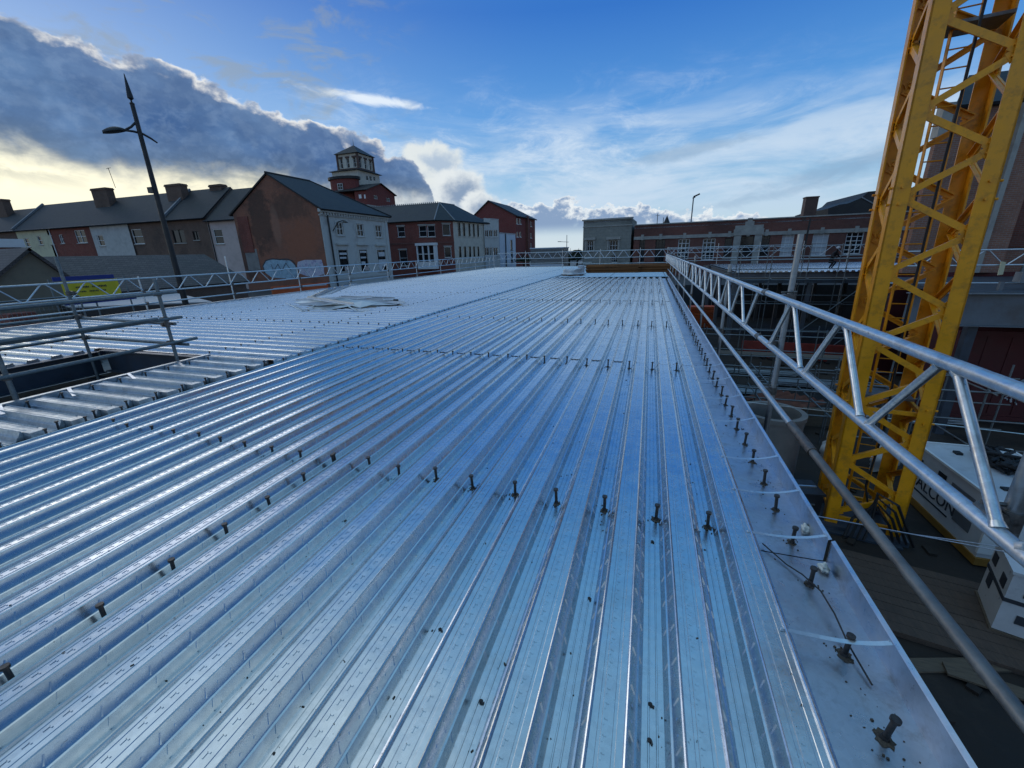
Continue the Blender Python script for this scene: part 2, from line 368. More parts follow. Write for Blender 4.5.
def c(*rgb): return tuple(v*K for v in rgb)
def srgb(r, g, b): return c(*[((v/255+.055)/1.055)**2.4 if v > 10 else v/255/12.92 for v in (r, g, b)])
sk = nt.nodes.new('ShaderNodeTexSky'); sk.sky_type = 'NISHITA'; sk.sun_disc = False
sk.sun_elevation = radians(SUN_EL); sk.sun_rotation = radians(SUN_AZ); sk.air_density = 1.1; sk.dust_density = .6; sk.ozone_density = 2.5
# clear sky: the physical sky, pulled towards the picture's blue; unseen upper stops made paler to light the deck
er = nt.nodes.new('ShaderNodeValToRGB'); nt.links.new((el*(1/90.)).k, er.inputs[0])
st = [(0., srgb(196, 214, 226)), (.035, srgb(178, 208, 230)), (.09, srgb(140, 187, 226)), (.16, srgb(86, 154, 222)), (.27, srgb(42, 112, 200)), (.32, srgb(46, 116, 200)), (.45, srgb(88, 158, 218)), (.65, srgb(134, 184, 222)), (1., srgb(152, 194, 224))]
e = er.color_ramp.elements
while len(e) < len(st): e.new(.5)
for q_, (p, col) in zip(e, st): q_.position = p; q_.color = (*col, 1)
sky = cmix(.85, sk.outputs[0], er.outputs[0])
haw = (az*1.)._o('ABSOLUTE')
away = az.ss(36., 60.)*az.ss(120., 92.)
sky = cmix(away*el.ss(-2., 6.)*.7, sky, srgb(46, 78, 122))  # darker sky added right of the view so rib sides reflect less light
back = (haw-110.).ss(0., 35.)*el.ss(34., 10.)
sky = cmix(back*.75, sky, srgb(186, 202, 218))  # pale low sky added behind the camera to brighten the facades
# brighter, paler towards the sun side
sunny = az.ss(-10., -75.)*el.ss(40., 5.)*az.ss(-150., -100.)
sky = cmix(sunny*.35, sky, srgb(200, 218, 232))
# unseen bright sky patch added high on the left to light the rib crests
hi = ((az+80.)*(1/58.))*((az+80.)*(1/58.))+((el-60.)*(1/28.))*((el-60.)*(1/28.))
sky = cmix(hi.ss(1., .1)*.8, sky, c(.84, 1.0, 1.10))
# high veil and wisps
w1 = noise(.05, .22, 1., 8., .62, 3.1, .6); w2 = noise(.12, .34, 1., 9., .70, 8.2, .5)
band = el.ss(2., 6.)*el.ss(19., 9.)
veil = w1.ss(.34, .62)*band*az.ss(-55., -25.)
sky = cmix(veil*.85, sky, srgb(196, 214, 232))
wis = w2.ss(.44, .80)*el.ss(5., 9.)*el.ss(21., 12.)*az.ss(-52., -38.)*az.ss(30., -6.)
sky = cmix(wis*.8, sky, srgb(214, 227, 240))
def blob(a0, e0, ra, re, rot=0., nz=None, amt=.5):
    A = az-a0; E = el-e0; cr, sr = cos(radians(rot)), sin(radians(rot))
    u = (A*cr+E*sr)*(1/ra); v = (E*cr-A*sr)*(1/re)
    d = (u*u+v*v).pw(.5)
    return d if nz is None else d+(nz-.5)*amt
wn = noise(.22, .55, 1., 8., .62, 5.5, .8)
lens = blob(-34.5, 16.7, 6.5, .55, -5, wn, 2.2).ss(1.25, .35)
sky = cmix(lens*.9, sky, srgb(226, 236, 246))
lens2 = blob(3., 10.4, 6.5, .75, 6, wn, 2.4).ss(1.3, .2)
sky = cmix(lens2*.62, sky, srgb(142, 170, 198))
lens3 = blob(20., 7.6, 10., 1.2, 14, wn, 2.6).ss(1.4, .1)
sky = cmix(lens3*.62, sky, srgb(134, 164, 194))
lens4 = blob(12.5, 5.2, 10., .5, 8, wn, 2.4).ss(1.3, .2)
sky = cmix(lens4*.4, sky, srgb(150, 178, 204))
# horizon whitening
sky = cmix(el.ss(5.5, 0.)*.6, sky, srgb(206, 220, 228))
# the glow under the cloud bank
n_b = noise(.16, .42, 1., 8., .6, 11., .5)
side = az.ss(-125., -95.)
glow = el.ss(13., 8.)*az.ss(-24., -46.)*side
sky = cmix(glow, sky, c(.96, .92, .71))
sky = cmix(blob(-64., 7.4, 14., 4.2).ss(1., .0)*.9, sky, c(1.1, 1.05, .80))
sky = cmix((n_b.ss(.48, .66)*el.ss(5.5, 8.)*az.ss(-25., -40.)*side)*.5, sky, srgb(150, 158, 158))
sky = cmix(el.ss(3.6, 1.)*az.ss(-30., -50.)*side*.55, sky, srgb(235, 228, 196))
# low row of cumulus along the horizon
n_c = noise(.30, .42, 1., 6., .55, 21., .3); n_f = noise(.75, .9, 1., 6., .6, 4., .2)
topc = 4.3+(n_c-.5)*5.6+(n_f-.5)*2.6
topc = topc + az.curve([(-60., 0.), (-24., 1.6), (-12., 1.5), (-3., .8), (4., .1), (10., -.9), (24., -2.6), (60., -1.)])
inc = topc-el
cu = inc.ss(0., .35)*el.ss(1.6, 3.4)*az.ss(-34., -24.)
cucol = cmix((inc+(n_f-.5)*2.6).ss(.1, 1.5), srgb(226, 232, 236), srgb(132, 156, 188))
sky = cmix(cu*(n_c.ss(.28, .46)*.4+.6), sky, cucol)
# cumulus group beside the bank
n_d = noise(.34, .40, 1., 7., .58, 31., .3)
for a0, e0, ra, re, kind in ((-27.4, 10.9, 4.0, 1.9, 1), (-30.5, 8.6, 3.6, 2.6, 1), (-27.8, 7.0, 3.2, 2.2, 1), (-24.6, 7.6, 3.5, 2.5, 0), (-21.8, 5.6, 2.6, 1.9, 0), (-31.5, 5.0, 5.0, 2.2, 1)):
    d = blob(a0, e0, ra, re, 0, n_d, 1.3)
    core = blob(a0+ra*.22, e0-re*.25, ra, re, 0, n_f, .9)
    if kind == 0: col = cmix(core.ss(1.10, .25)*.85, srgb(222, 228, 230), srgb(104, 132, 168))
    else: col = cmix(core.ss(.95, .2)*.75, srgb(220, 226, 226), srgb(150, 174, 202))
    sky = cmix(d.ss(1.14, .74)*.95, sky, col)
# the dark bank from upper left
n_t = noise(.26, .34, 1., 8., .58, 41., .25); n_l = noise(.09, .16, 1., 6., .6, 51., .4)
top = az.curve([(-180., -20.), (-125., 4.), (-100., 24.), (-75., 22.), (-63., 19.9), (-58.5, 18.2), (-56.5, 17.2), (-52., 17.2), (-47., 15.7), (-44., 14.2), (-38., 13.2), (-34., 12.9), (-31., 11.8), (-28.6, 9.5), (-27., 5.), (-25., 0.), (0., -20.), (180., -20.)])
bot = az.curve([(-180., 9.), (-75., 9.6), (-64., 8.6), (-58., 7.7), (-52., 7.6), (-46., 7.6), (-42., 6.2), (-36., 5.6), (-31., 5.6), (0., 6.), (180., 6.)])
n_p = noise(.13, .20, 1., 5., .55, 61., .2)
it = top-el+(n_t-.5)*4.6+(n_p-.5)*6.5
ib = el-bot+(n_l-.5)*5.+(n_t-.5)*4.2
bank = it.ss(0., .55)*ib.ss(-1.2, 2.2)
bcol = cmix(n_l.ss(.32, .68), srgb(62, 94, 142), srgb(98, 130, 172))
bcol = cmix(ib.ss(4.6, .0)*.8, bcol, srgb(108, 126, 142))
bcol = cmix((az.ss(-66., -48.)*el.ss(12., 18.))*.0+it.ss(4.5, .6)*.35, bcol, srgb(120, 146, 182))
rim = it.ss(1.25, .05)*(n_c.ss(.38, .54)*.75+.25)*az.ss(-26., -36.)
bcol = cmix((n_f.ss(.42, .66))*.32, bcol, srgb(128, 154, 188))
bcol = cmix(n_t.ss(.62, .42)*.30, bcol, srgb(58, 84, 124))
bcol = cmix(rim, bcol, c(.98, .96, .90))
sky = cmix(bank, sky, bcol)
# below the horizon: ground tone
sky = cmix(el.ss(.2, -1.5), sky, srgb(96, 98, 100))
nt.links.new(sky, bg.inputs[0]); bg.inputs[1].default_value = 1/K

sun = bpy.data.lights.new('sun', 'SUN'); suno = bpy.data.objects.new('sun', sun); COL.objects.link(suno)
sun.energy = .5; sun.angle = radians(36); sun.color = (1., .95, .87)
sd = V(sin(radians(SUN_AZ))*cos(radians(SUN_EL)), cos(radians(SUN_AZ))*cos(radians(SUN_EL)), sin(radians(SUN_EL)))
suno.rotation_euler = (-sd).to_track_quat('-Z', 'Y').to_euler(); suno.location = sd*60+V(0, 0, 20)

S.view_settings.view_transform = 'Standard'; S.view_settings.look = 'None'; S.view_settings.exposure = .12; S.view_settings.gamma = 1
S.view_settings.use_curve_mapping = False
S.render.engine = 'CYCLES'
S.cycles.use_denoising = True
try: S.cycles.denoiser = 'OPENIMAGEDENOISE'
except Exception: pass
S.cycles.max_bounces = 6; S.cycles.diffuse_bounces = 2; S.cycles.glossy_bounces = 4; S.cycles.transmission_bounces = 2
S.cycles.caustics_reflective = False; S.cycles.caustics_refractive = False; S.cycles.sample_clamp_indirect = 6.
# ------------------------------------------------------------------ ground
G, ST = -4.7, -1.8                       # site floor, street level; the deck's troughs are z = 0
b = MB(); b.poly((-2500, -2500, G), (2500, -2500, G), (2500, 2500, G), (-2500, 2500, G))
tag(b.build('ground', M['ground']), kind='structure')
b = MB(); b.bb(-260, -15.6, -60, 420, G+.004, ST); b.bb(-15.6, 320, 42.2, 420, G+.004, ST)
tag(b.build('street', M['street']), kind='structure')
b = MB(); b.bb(-30.3, -27.4, -40, 300, ST, ST+.13); b.bb(-19.4, -15.7, -40, 200, ST, ST+.13)
tag(b.build('pavement', M['pave']), kind='structure')
b = MB()
for i in range(40): b.bb(-23.5, -23.38, -20+i*4., -18+i*4., ST+.002, ST+.006)
tag(b.build('road_marking', M['frame']), kind='structure')

# ------------------------------------------------------------------ metal decking
PR = [(.0, 0), (.010, 0), (.012, .003), (.016, .003), (.018, 0), (.0375, 0), (.0420, .006), (.0535, .0290), (.0605, .0310), (.0650, .035), (.0810, .0620),
      (.0845, .0735), (.0890, .0760), (.0935, .0735), (.0970, .0660), (.1180, .0660), (.1200, .0640), (.1300, .0640), (.1320, .0660), (.15, .0660)]
HZ = 1.21
PR = [(u, z*HZ) for u, z in PR]
def period():
    """one pitch from trough centre to trough centre, -0.15 .. 0.15 about the trough"""
    right = PR; left = [(-a, z) for a, z in PR[1:]]
    return sorted(left, key=lambda p: p[0])+right
def sheet(b, centers, a0, a1, axis, cap0=False, cap1=False, emb=None, ext=False):
    """corrugated strip over the given trough centres; axis 'Y': troughs run along Y"""
    P = period()
    pts = []
    for cc in sorted(centers):
        for (u, z) in P:
            if not pts or cc+u > pts[-1][0]+1e-5: pts.append((cc+u, z))
    if ext:                                        # run the last crown down to the next trough on the high side
        pts += [(max(centers)+.3-u, z) for u, z in reversed(PR[:-1]) if u > .03]
    n = len(pts)
    mk = (lambda u, a, z: (u, a, z)) if axis == 'Y' else (lambda u, a, z: (a, u, z))
    segs = [a0, a1]
    b.add([mk(u, a, z) for a in segs for u, z in pts], [(i, i+1, n+i+1, n+i) for i in range(n-1)])
    for flag, a in ((cap0, a0), (cap1, a1)):
        if flag:                                   # crushed/closed rib ends
            for cc in sorted(centers):
                R = [(u, z) for u, z in PR if u >= .0375]
                b.poly(*[mk(cc+u, a, z) for u, z in R]+[mk(cc+.15, a, 0)])
                b.poly(*[mk(cc-u, a, z) for u, z in R]+[mk(cc-.15, a, 0)])
    if emb:
        e0, e1 = emb
        for cc in centers:
            k = 0; y = max(a0, e0)
            while y < min(a1, e1):
                # stamped marks on the webs: a slanted bar, then two dimples
                for sgn in (-1, 1):
                    if k % 3 == 0:
                        p = mk(cc+sgn*.0430, y, .0082*HZ); q = mk(cc+sgn*.0530, y+.012, .0282*HZ)
                        b.bar(p, q, .0045, .006, mk(sgn*-1, 0, .6))
                        p = mk(cc+sgn*.0660, y, .0370*HZ); q = mk(cc+sgn*.0795, y+.014, .0595*HZ)
                        b.bar(p, q, .0045, .006, mk(sgn*-1, 0, .6))
                    else:
                        p = mk(cc+sgn*.0705, y, .0440*HZ); q = mk(cc+sgn*.0735, y+.005, .0490*HZ)
                        b.bar(p, q, .006, .005, mk(sgn*-1, 0, .6))
                # stamped dashes on the crown
                for uo in (.138,):
                    b.bar(mk(cc+uo, y, .0801), mk(cc+uo, y+.02, .0801), .005, .004)
                    b.bar(mk(cc+uo, y+.02, .0801), mk(cc+uo+.012, y+.02, .0801), .005, .004)
                k += 1; y += .052
    return b
XC = [.425-.3*k for k in range(19)]               # trough centres of the near bay
main = thing('metal_deck', (-2.2, 5, 0), 'large near bay of ribbed galvanised decking running away beside the long edge gutter', 'metal deck')
JY = [-2.2, 5.70, 12.9, 20.1, 24.1]
for j in range(4):
    for s in range(0, 19, 2):
        cs = XC[s:s+2]
        if j == 0 and s >= 0:
            b = MB(); dz = 0
        b = MB(); sheet(b, cs, JY[j]+.004, JY[j+1]-.004, 'Y', emb=(.2, 7.5) if j < 2 else None, ext=(s == 0))
        b.build('decking_sheet', M['deck'], main, smooth=28, fix=False)
# cut joints between sheets: dark laps that fold over each rib, open on the ribs to the left
b = MB()
def lap(b, cx, y, w, h=.0035):
    pts = [V(cx+u, y, z*HZ+h) for u, z in [(-.1125, .0), (-.1080, .006), (-.0850, .035), (-.0690, .062), (-.061, .076), (-.05, .067), (.05, .067), (.061, .076), (.069, .062)]]
    b.strip(pts[:4] if w < .008 else pts[5:], w, .004, (0, 1, 0))
    b.strip(pts[3:6], min(w, .008), .003, (0, 1, 0))
rr = random.Random(3)
for cc in XC:
    if cc < -.2: lap(b, cc+.15, 5.70, .016+.012*rr.random())
    else: lap(b, cc+.15, 5.70, .006)
    lap(b, cc+.15, 12.9, .03 if cc < -.6 else .02)
b.build('joint_strip', M['stud'], main)
b = MB(); R_ = [(XC[-1]-u, z) for u, z in PR if u >= .0375]; b.add([(-5.125-(XC[-1]-.15-u)+(0), y, z) if 0 else (2*(XC[-1]-.15)-u, y, z) for y in (JY[0], JY[-1]) for u, z in R_], [(i, i+1, len(R_)+i+1, len(R_)+i) for i in range(len(R_)-1)]); b.build('closure_flashing', M['deck'], main, smooth=28, fix=False)
# the far part of the slab: decking laid the other way
far = thing('metal_deck', (-2.2, 29, 0), 'far bay of metal decking laid crossways in front of the two long rusty stacks', 'metal deck')
yc = [24.45+.3*k for k in range(38)]
for s in range(0, 38, 2):
    b = MB(); sheet(b, yc[s:s+2], -5.05, 1.0, 'X', True, True); b.build('decking_sheet', M['deck'], far, smooth=28, fix=False)
# left bay, ribs along X
left = thing('metal_deck', (-10, 18, 0), 'left bay of metal decking with ribs laid crossways around the open void', 'metal deck')
yl = [4.85+.3*k for k in range(118)]
for s in range(0, 118, 2):
    b = MB(); sheet(b, yl[s:s+2], -14.8, -5.44, 'X', True, True, emb=None); b.build('decking_sheet', M['deck'], left, smooth=28, fix=False)
yn = [4.55-.3*k for k in range(22)]
b = MB(); sheet(b, yn, -14.8, -9.6, 'X', True, True); b.build('decking_sheet', M['deck'], left, smooth=28, fix=False)
strip = thing('metal_deck', (-6.1, 2, 0), 'short strip of grey decking with closed rib ends beside the open void', 'metal deck')
for s in range(0, 22, 2):
    b = MB(); sheet(b, [y-.02 for y in yn[s:s+2]], -6.78, -5.52, 'X', True, True)
    # crown plates cut and folded over the rib ends
    for y in yn[s:s+2]:
        b.bb(-5.515, -5.40, y-.15-.068, y-.15+.048, .002, .081)
    b.build('decking_sheet', M['deck_dull'], strip, smooth=28, fix=False)
b = MB(); b.bb(-6.86, -6.79, -2., 4.72, -.01, .10); b.bb(-6.79, -6.70, -2., 4.72, -.012, -.004)
b.build('edge_angle', M['deck_dull'], strip)
for y in (3.55, 2.9, 2.3, 1.7, 4.2):
    b = MB(); b.bar((-6.80, y, .105), (-6.45, y-.12, .070), .035, .004); b.build('restraint_strap', M['strapm'], strip)
# flat steel between the bays
b = MB(); b.bb(-5.44, -5.20, -2.2, 24.1, -.012, .001); b.bb(-5.44, -5.07, 24.1, 40, -.012, .001)
b.bb(-5.455, -5.445, 4.7, 40, -.01, .052)
b.build('cover_plate', M['deck'], left)
b = MB()
for x0, x1 in ((-14.86, -14.80),): b.bb(x0, x1, -2, 40.2, -.05, .13)
b.bb(-14.86, -5.1, 40.2, 40.26, -.05, .13); b.build('edge_angle', M['tube'], left)
b = MB(); b.bb(-5.1, 1.0, 35.72, 35.78, -.05, .13); b.build('edge_angle', M['tube'], far)

# ------------------------------------------------------------------ shear studs
def stud_shape(b, x, y, z=0, lean=None, burn=None):
    t = lean or V(0, 0, 0)
    p = V(x, y, z); q = p+V(t.x, t.y, .107)
    b.tube(p, p+(q-p)*.12, .016, 10, .012); b.tube(p+(q-p)*.1, p+(q-p)*.9, .0095, 10); b.tube(p+(q-p)*.89, q, .0155, 12)
def burn_shape(b, x, y, z, rnd, s=1.):
    """irregular scorched spatter round the weld"""
    n = 22; ring = [V(x+cos(2*pi*i/n)*s*.026*(.7+.5*rnd.random()), y+sin(2*pi*i/n)*s*.032*(.7+.5*rnd.random()), z+.0015) for i in range(n)]
    b.add(ring+[V(x, y, z+.004)], [(i, (i+1) % n, n) for i in range(n)])
    for _ in range(7):
        a = rnd.random()*2*pi; r = (.02+.05*rnd.random())*s; d = .0015+.0035*rnd.random()
        b.box((x+cos(a)*r, y+sin(a)*r, z+d/2), (d*1.6, d*1.6, d), a)
rnd = random.Random(11)
spots = []                                        # (x, y, deck, scale)
for Yr in (2.28, 5.70, 9.13, 12.9, 16.5, 20.1, 23.8):
    for k in range(19): spots.append((.437-.3*k+rnd.uniform(-.012, .012), Yr+rnd.uniform(-.03, .03)+(.03 if k > 4 else 0), main))
for i in range(7): spots.append((-2.262, .5+.3*i, main))
for i in range(72): spots.append((-5.30+rnd.uniform(-.02, .02), 1.7+.305*i, left))
for i in range(45): spots.append((-5.22-.3*i*.2, 24.3+.3*i*.33, left)) if False else None
for i in range(32): spots.append((-14.2+.28*i, 7.93, left))
for i in range(100): spots.append((-7.0+rnd.uniform(-.02, .02), yl[0]+.3*i, left))
for i in range(110): spots.append((-11.3+rnd.uniform(-.02, .02), yl[0]+.3*i, left))
for i in range(32): spots.append((-14.2+.28*i, 15.1, left))
for i in range(32): spots.append((-14.2+.28*i, 22.3, left))
for i in range(12): spots.append((-10.6, 4.5-.3*i, left))
for i in range(9): spots.append((-6.62, yn[0]+.0-.3*i, strip)); spots.append((-5.46, yn[0]-.3*i, strip))
for i in range(36): spots.append((-2.1, 24.45+.3*i, far)); spots.append((.85, 24.45+.3*i, far)); spots.append((-5.2, 24.45+.3*i, far))
for d in (main, left, strip, far):
    mine = sorted([s for s in spots if s[2] is d], key=lambda s: (s[0]**2+s[1]**2))
    near, rest = mine[:96], mine[96:]
    for (x, y, _) in near:
        b = MB(); stud_shape(b, x, y, 0.001, V(rnd.uniform(-.006, .006), rnd.uniform(-.006, .006), 0))
        o = b.build('shear_stud', M['stud'], d, smooth=40)
        if x*x+y*y < 90:
            b = MB(); burn_shape(b, x, y, .001, rnd); b.build('weld_burn', M['burn'], o)
    if rest:
        b = MB()
        for (x, y, _) in rest: stud_shape(b, x, y, 0.001)
        tag(b.build('shear_studs', M['stud'], d, smooth=40), kind='stuff')

# ------------------------------------------------------------------ edge trim along the right side
trim = thing('edge_trim', (.83, 8, 0), 'folded galvanised edge gutter with upright lip and thin cross straps along the right side of the deck', 'edge trim')
tj = [-2.2, 2.15, 5.2, 8.25, 11.3, 14.35, 17.4, 20.5, 24.1]
for i in range(len(tj)-1):
    y0, y1 = tj[i]+.004, tj[i+1]-.004; s = -.002 if i == 0 else -.012
    b = MB()
    pr = [(.655, .0012), (.672, .0012), (.955+s, .0012), (.985+s, .004), (.985+s, .130), (.987+s, .132), (1.001+s, .139), (1.002+s, .127)]
    n = len(pr); b.add([(x, y, z) for y in (y0, y1) for x, z in pr], [(k, k+1, n+k+1, n+k) for k in range(n-1)])
    b.build('trim_section', M['trim'], trim, smooth=30, fix=False)
sy = [1.55, 2.19, 2.63, 3.09, 3.82]
while sy[-1] < 23: sy.append(sy[-1]+.62)
for y in sy:
    pts = []
    for i in range(11):
        t = i/10; x = .615+(.972-.615)*t
        z = .0825*(1-t)+.139*t-.030*sin(pi*t)*(1 if t > .0 else 0)
        if t < .25: z = max(z, .0825-.04*t)
        pts.append((x, y+.01*sin(t*5), z))
    b = MB(); b.strip(pts, .020, .0016, (0, 1, 0)); b.tube((.968, y, .136), (.968, y, .141), .004, 6); b.tube((.622, y, .080), (.622, y, .088), .006, 6)
    b.build('restraint_strap', M['strapm'], trim)
ys = [1.26, 1.57, 1.95]
while ys[-1] < 24: ys.append(ys[-1]+(.315 if ys[-1] < 8 else .33))
for i, y in enumerate(ys):
    if i < 70:
        x = .857+rnd.uniform(-.008, .008)
        b = MB(); stud_shape(b, x, y, .0014, V(rnd.uniform(-.008, .008), rnd.uniform(-.008, .008), 0)); o = b.build('shear_stud', M['stud'], trim, smooth=40)
        b = MB(); burn_shape(b, x, y, .0014, rnd, 1.1 if i < 2 else .9); b.build('weld_burn', M['burn'], o)

# wire and foam lying in the gutter
b = MB(); b.path([(.70, 2.19, .02), (.78, 2.06, .012), (.83, 1.99, .022), (.862, 1.86, .05), (.875, 1.74, .045), (.878, 1.60, .030), (.90, 1.45, .012)], .0035, 6)
tag(b.build('wire', M['rubber'], smooth=50), 'black wire lying loose in the edge gutter between the near studs', 'wire')
def lump(cx, cy, cz, sx, sy_, sz, rnd):
    bm = bmesh.new(); bmesh.ops.create_icosphere(bm, subdivisions=3, radius=1)
    for v in bm.verts:
        k = 1+.28*sin(5*v.co.x+rnd*7)*cos(4*v.co.y-rnd*3)+.16*sin(9*v.co.z+rnd)
        v.co = Vector((v.co.x*sx*k, v.co.y*sy_*k, max(-.6, v.co.z)*sz*k))
    b = MB(); b.add([v.co+V(cx, cy, cz) for v in bm.verts], [tuple(v.index for v in f.verts) for f in bm.faces]); bm.free(); return b
p = atZ(806, 527, .03); tag(lump(p.x, p.y, .016, .020, .034, .026, .3).build('foam_lump', M['foam'], smooth=60), 'pale lump of hardened foam against the gutter lip, beyond the trim joint', 'foam')
p = atZ(819, 560, .03); tag(lump(.948, 2.075, .016, .020, .030, .022, .8).build('foam_lump', M['foam'], smooth=60), 'pale lump of hardened foam in the gutter at the wire end', 'foam')
# small scraps on the deck
b = MB(); rs = random.Random(5)
for _ in range(420):
    y = .6+8*rs.random()**1.7; kx = rs.randrange(0, 12); x = .425-.3*kx+rs.uniform(-.035, .035); z = .001
    if rs.random() < .12: x += .15; z = .08
    if rs.random() < .2 and y < 8: x, z = rs.uniform(.69, .94), .0016
    d = rs.uniform(.001, .0042)*(2 if rs.random() < .05 else 1)
    b.box((x, y, z+d*.3), (d*2.4*rs.uniform(.5, 1.4), d*1.4, d*.7), rs.random()*3)
tag(b.build('debris', M['burn']), kind='stuff')
scr = [(566, 602, 0), (561, 607, 0), (589, 599, 0), (596, 636, 0), (650, 705, 0), (649, 741, 0), (440, 630, 0), (481, 702, 0), (652, 542, 0), (719, 545, 0)]
b = MB()
for x, y, z in scr:
    p = atZ(x, y, z); b.tube((p.x, p.y, z+.002), (p.x+.004, p.y, z+.008), .009, 8, .006)
    b.box((p.x+.008, p.y-.004, z+.004), (.014, .006, .004), x)
tag(b.build('debris', M['stud']), kind='stuff')

# ------------------------------------------------------------------ steel frame under the deck
fr = thing('support_steelwork', (-3, 12, G), 'dark steel beams and columns carrying the metal decks, seen inside the open void', 'steel frame')
def ibeam(b, p, q, h=.40, w=.18, tf=.016, tw=.012):
    p, q = Vector(p), Vector(q); up = V(0, 0, 1)
    b.bar(p-up*tf/2, q-up*tf/2, w, tf); b.bar(p-up*(h-tf/2), q-up*(h-tf/2), w, tf); b.bar(p-up*h/2, q-up*h/2, tw, h-2*tf-.002)
for p, q in (((.86, -2, -.02), (.86, 35.6, -.02)), ((-5.25, -2, -.02), (-5.25, 40, -.02)), ((-9.52, -2, .04), (-9.52, 4.62, .04)), ((-14.7, -2, -.02), (-14.7, 40, -.02)), ((-6.75, -2, -.02), (-6.75, 4.6, -.02)),
             ((-2.26, -2, -.02), (-2.26, 2.3, -.02)), ((-9.4, 4.68, .07), (-6.84, 4.68, .07))):
    b = MB(); ibeam(b, p, q); b.build('beam', M['steel_blue'], fr)
for Yr in (2.28, 5.7, 9.13, 12.9, 16.5, 20.1, 24.1, 35.5):
    for x0, x1 in ((.76, -5.15),):
        b = MB(); ibeam(b, (x0, Yr, -.02), (x1, Yr, -.02), .36); b.build('beam', M['steel_blue'], fr)
for Yr in (8.0, 15.1, 22.3, 30, 39.9):
    b = MB(); ibeam(b, (-5.35, Yr, -.02), (-14.6, Yr, -.02), .36); b.build('beam', M['steel_blue'], fr)
for x in (.86, -5.25, -14.6, -9.52):
    for y in (-1.5, 4.5, 10.5, 16.5, 24.1, 32.):
        if x == -9.52 and y > 5: continue
        b = MB(); b.bb(x-.1, x+.1, y-.1, y+.1, G, -.43); b.build('column', M['steel_blue'], fr)
# block wall that closes the basement below the street edge
b = MB(); b.bb(-15.58, -15.3, -30, 42., G, ST-.1)
tag(b.build('retaining_wall', M['concrete']), 'grey concrete retaining wall below the street side of the deck', 'wall')
# ------------------------------------------------------------------ scaffold pieces
def lattice(b, p, q, depth, step, r=.0242, rs=.016, phase=0.):
    """ladder-like lattice beam: two chords and slanted bars in pairs; p-q is the top chord"""
    p, q = Vector(p), Vector(q); d = (q-p); Ln = d.length; d.normalize(); dn = V(0, 0, -depth)
    b.tube(p, q, r, 12); b.tube(p+dn, q+dn, r, 12)
    t = phase; top = True
    while t < Ln-step/2:
        a = p+d*(t+.05)+V(0, 0, -r*.6); c = p+d*(t+step/2-.05)+dn+V(0, 0, r*.6); e = p+d*(t+step-.05)+V(0, 0, -r*.6); c2 = c+d*.1
        b.tube(a, c, rs, 8); d1 = (c-a).normalized()
        b.tube(a, a+d1*.022, rs*1.35, 8, rs*1.05); b.tube(c, c-d1*.022, rs*1.35, 8, rs*1.05)
        if t+step-.05 < Ln:
            b.tube(c2, e, rs, 8); d1 = (e-c2).normalized(); b.tube(c2, c2+d1*.022, rs*1.35, 8, rs*1.05); b.tube(e, e-d1*.022, rs*1.35, 8, rs*1.05)
        t += step
    return b
def coupler(b, p, axis=(0, 0, 1), other=(0, 1, 0)):
    p = Vector(p); a = Vector(axis).normalized(); o = Vector(other).normalized()
    b.tube(p-a*.035, p+a*.035, .036, 10); n = a.cross(o).normalized()
    b.tube(p+n*.052-o*.035, p+n*.052+o*.035, .036, 10)
    b.bar(p+n*.02-o*.05, p+n*.06-o*.05, .018, .018); b.tube(p-n*.03+o*.05, p+n*.09+o*.05, .008, 6); b.tube(p+n*.06+o*.05, p+n*.085+o*.05, .014, 6)
def scaffold(name, loc, label, cat, std=(), tubes=(), latt=(), coup=(), boards=(), ms='tube', mt='tube', ml='alu', r=.0242, group=None, tubename='guard_tube'):
    t = thing(name, loc, label, cat, group)
    for p, q in std: 
        b = MB(); b.tube(p, q, r, 12); b.build('standard', M[ms], t, smooth=50)
    for p, q in tubes:
        b = MB(); b.tube(p, q, r, 12); b.build(tubename, M[mt], t, smooth=50)
    for a in latt:
        b = MB(); lattice(b, *a); b.build('lattice_beam', M[ml], t, smooth=50)
    for a in coup:
        b = MB(); coupler(b, *a); b.build('coupler', M['coupler'], t, smooth=40)
    for a in boards:
        b = MB(); b.bar(*a); b.build('scaffold_board', M['wood'], t)
    return t
# right-hand guard rail: lattice beam on tall standards outside the gutter
RX = 1.12
stY = [1.61, 4.27, 7.42, 10.2, 13.0, 15.8, 18.6, 21.4, 24.2, 27.0, 30.0, 33.0]
std = []
for i, y in enumerate(stY):
    top = [2.3, 1.66, 1.30, 1.18, 1.34, 1.2, 1.26, 1.2, 1.3, 1.2, 1.25, 1.3][i]
    low = G if i else .62
    std.append(((RX+.085, y, low), (RX+.085, y, top)))
coup = []
for y in stY[1:]:
    coup += [((RX+.03, y, .255), (0, 1, 0), (0, 0, 1)), ((RX+.03, y+.06, .69), (0, 1, 0), (0, 0, 1)), ((RX+.03, y-.05, 1.13), (0, 1, 0), (0, 0, 1))]
rail = scaffold('scaffold_guardrail', (RX, 10, G), 'long guard rail of silver lattice beams on scaffold standards beside the right edge gutter', 'guard rail',
    ms='tube_mid', std=std, latt=[((RX, -2.02, 1.13), (RX, 4.70, 1.13), .445, .958, .0265, .0175, .137), ((RX-.004, 4.70, 1.125), (RX, 13.3, 1.125), .445, .958, .0265, .0175, .25), ((RX, 13.32, 1.12), (RX, 34.3, 1.12), .445, .958, .0255, .0175, .2)],
    coup=coup, tubes=[((RX, 3.36, .262), (RX, 9.6, .278)), ((RX, 9.62, .275), (RX, 21., .27)), ((RX, 21.02, .27), (RX, 34.2, .27))])
b = MB(); b.tube((RX, -2, .255), (RX, 3.0, .262), .0245, 12); b.build('guard_tube', M['tube_dark'], rail, smooth=50)
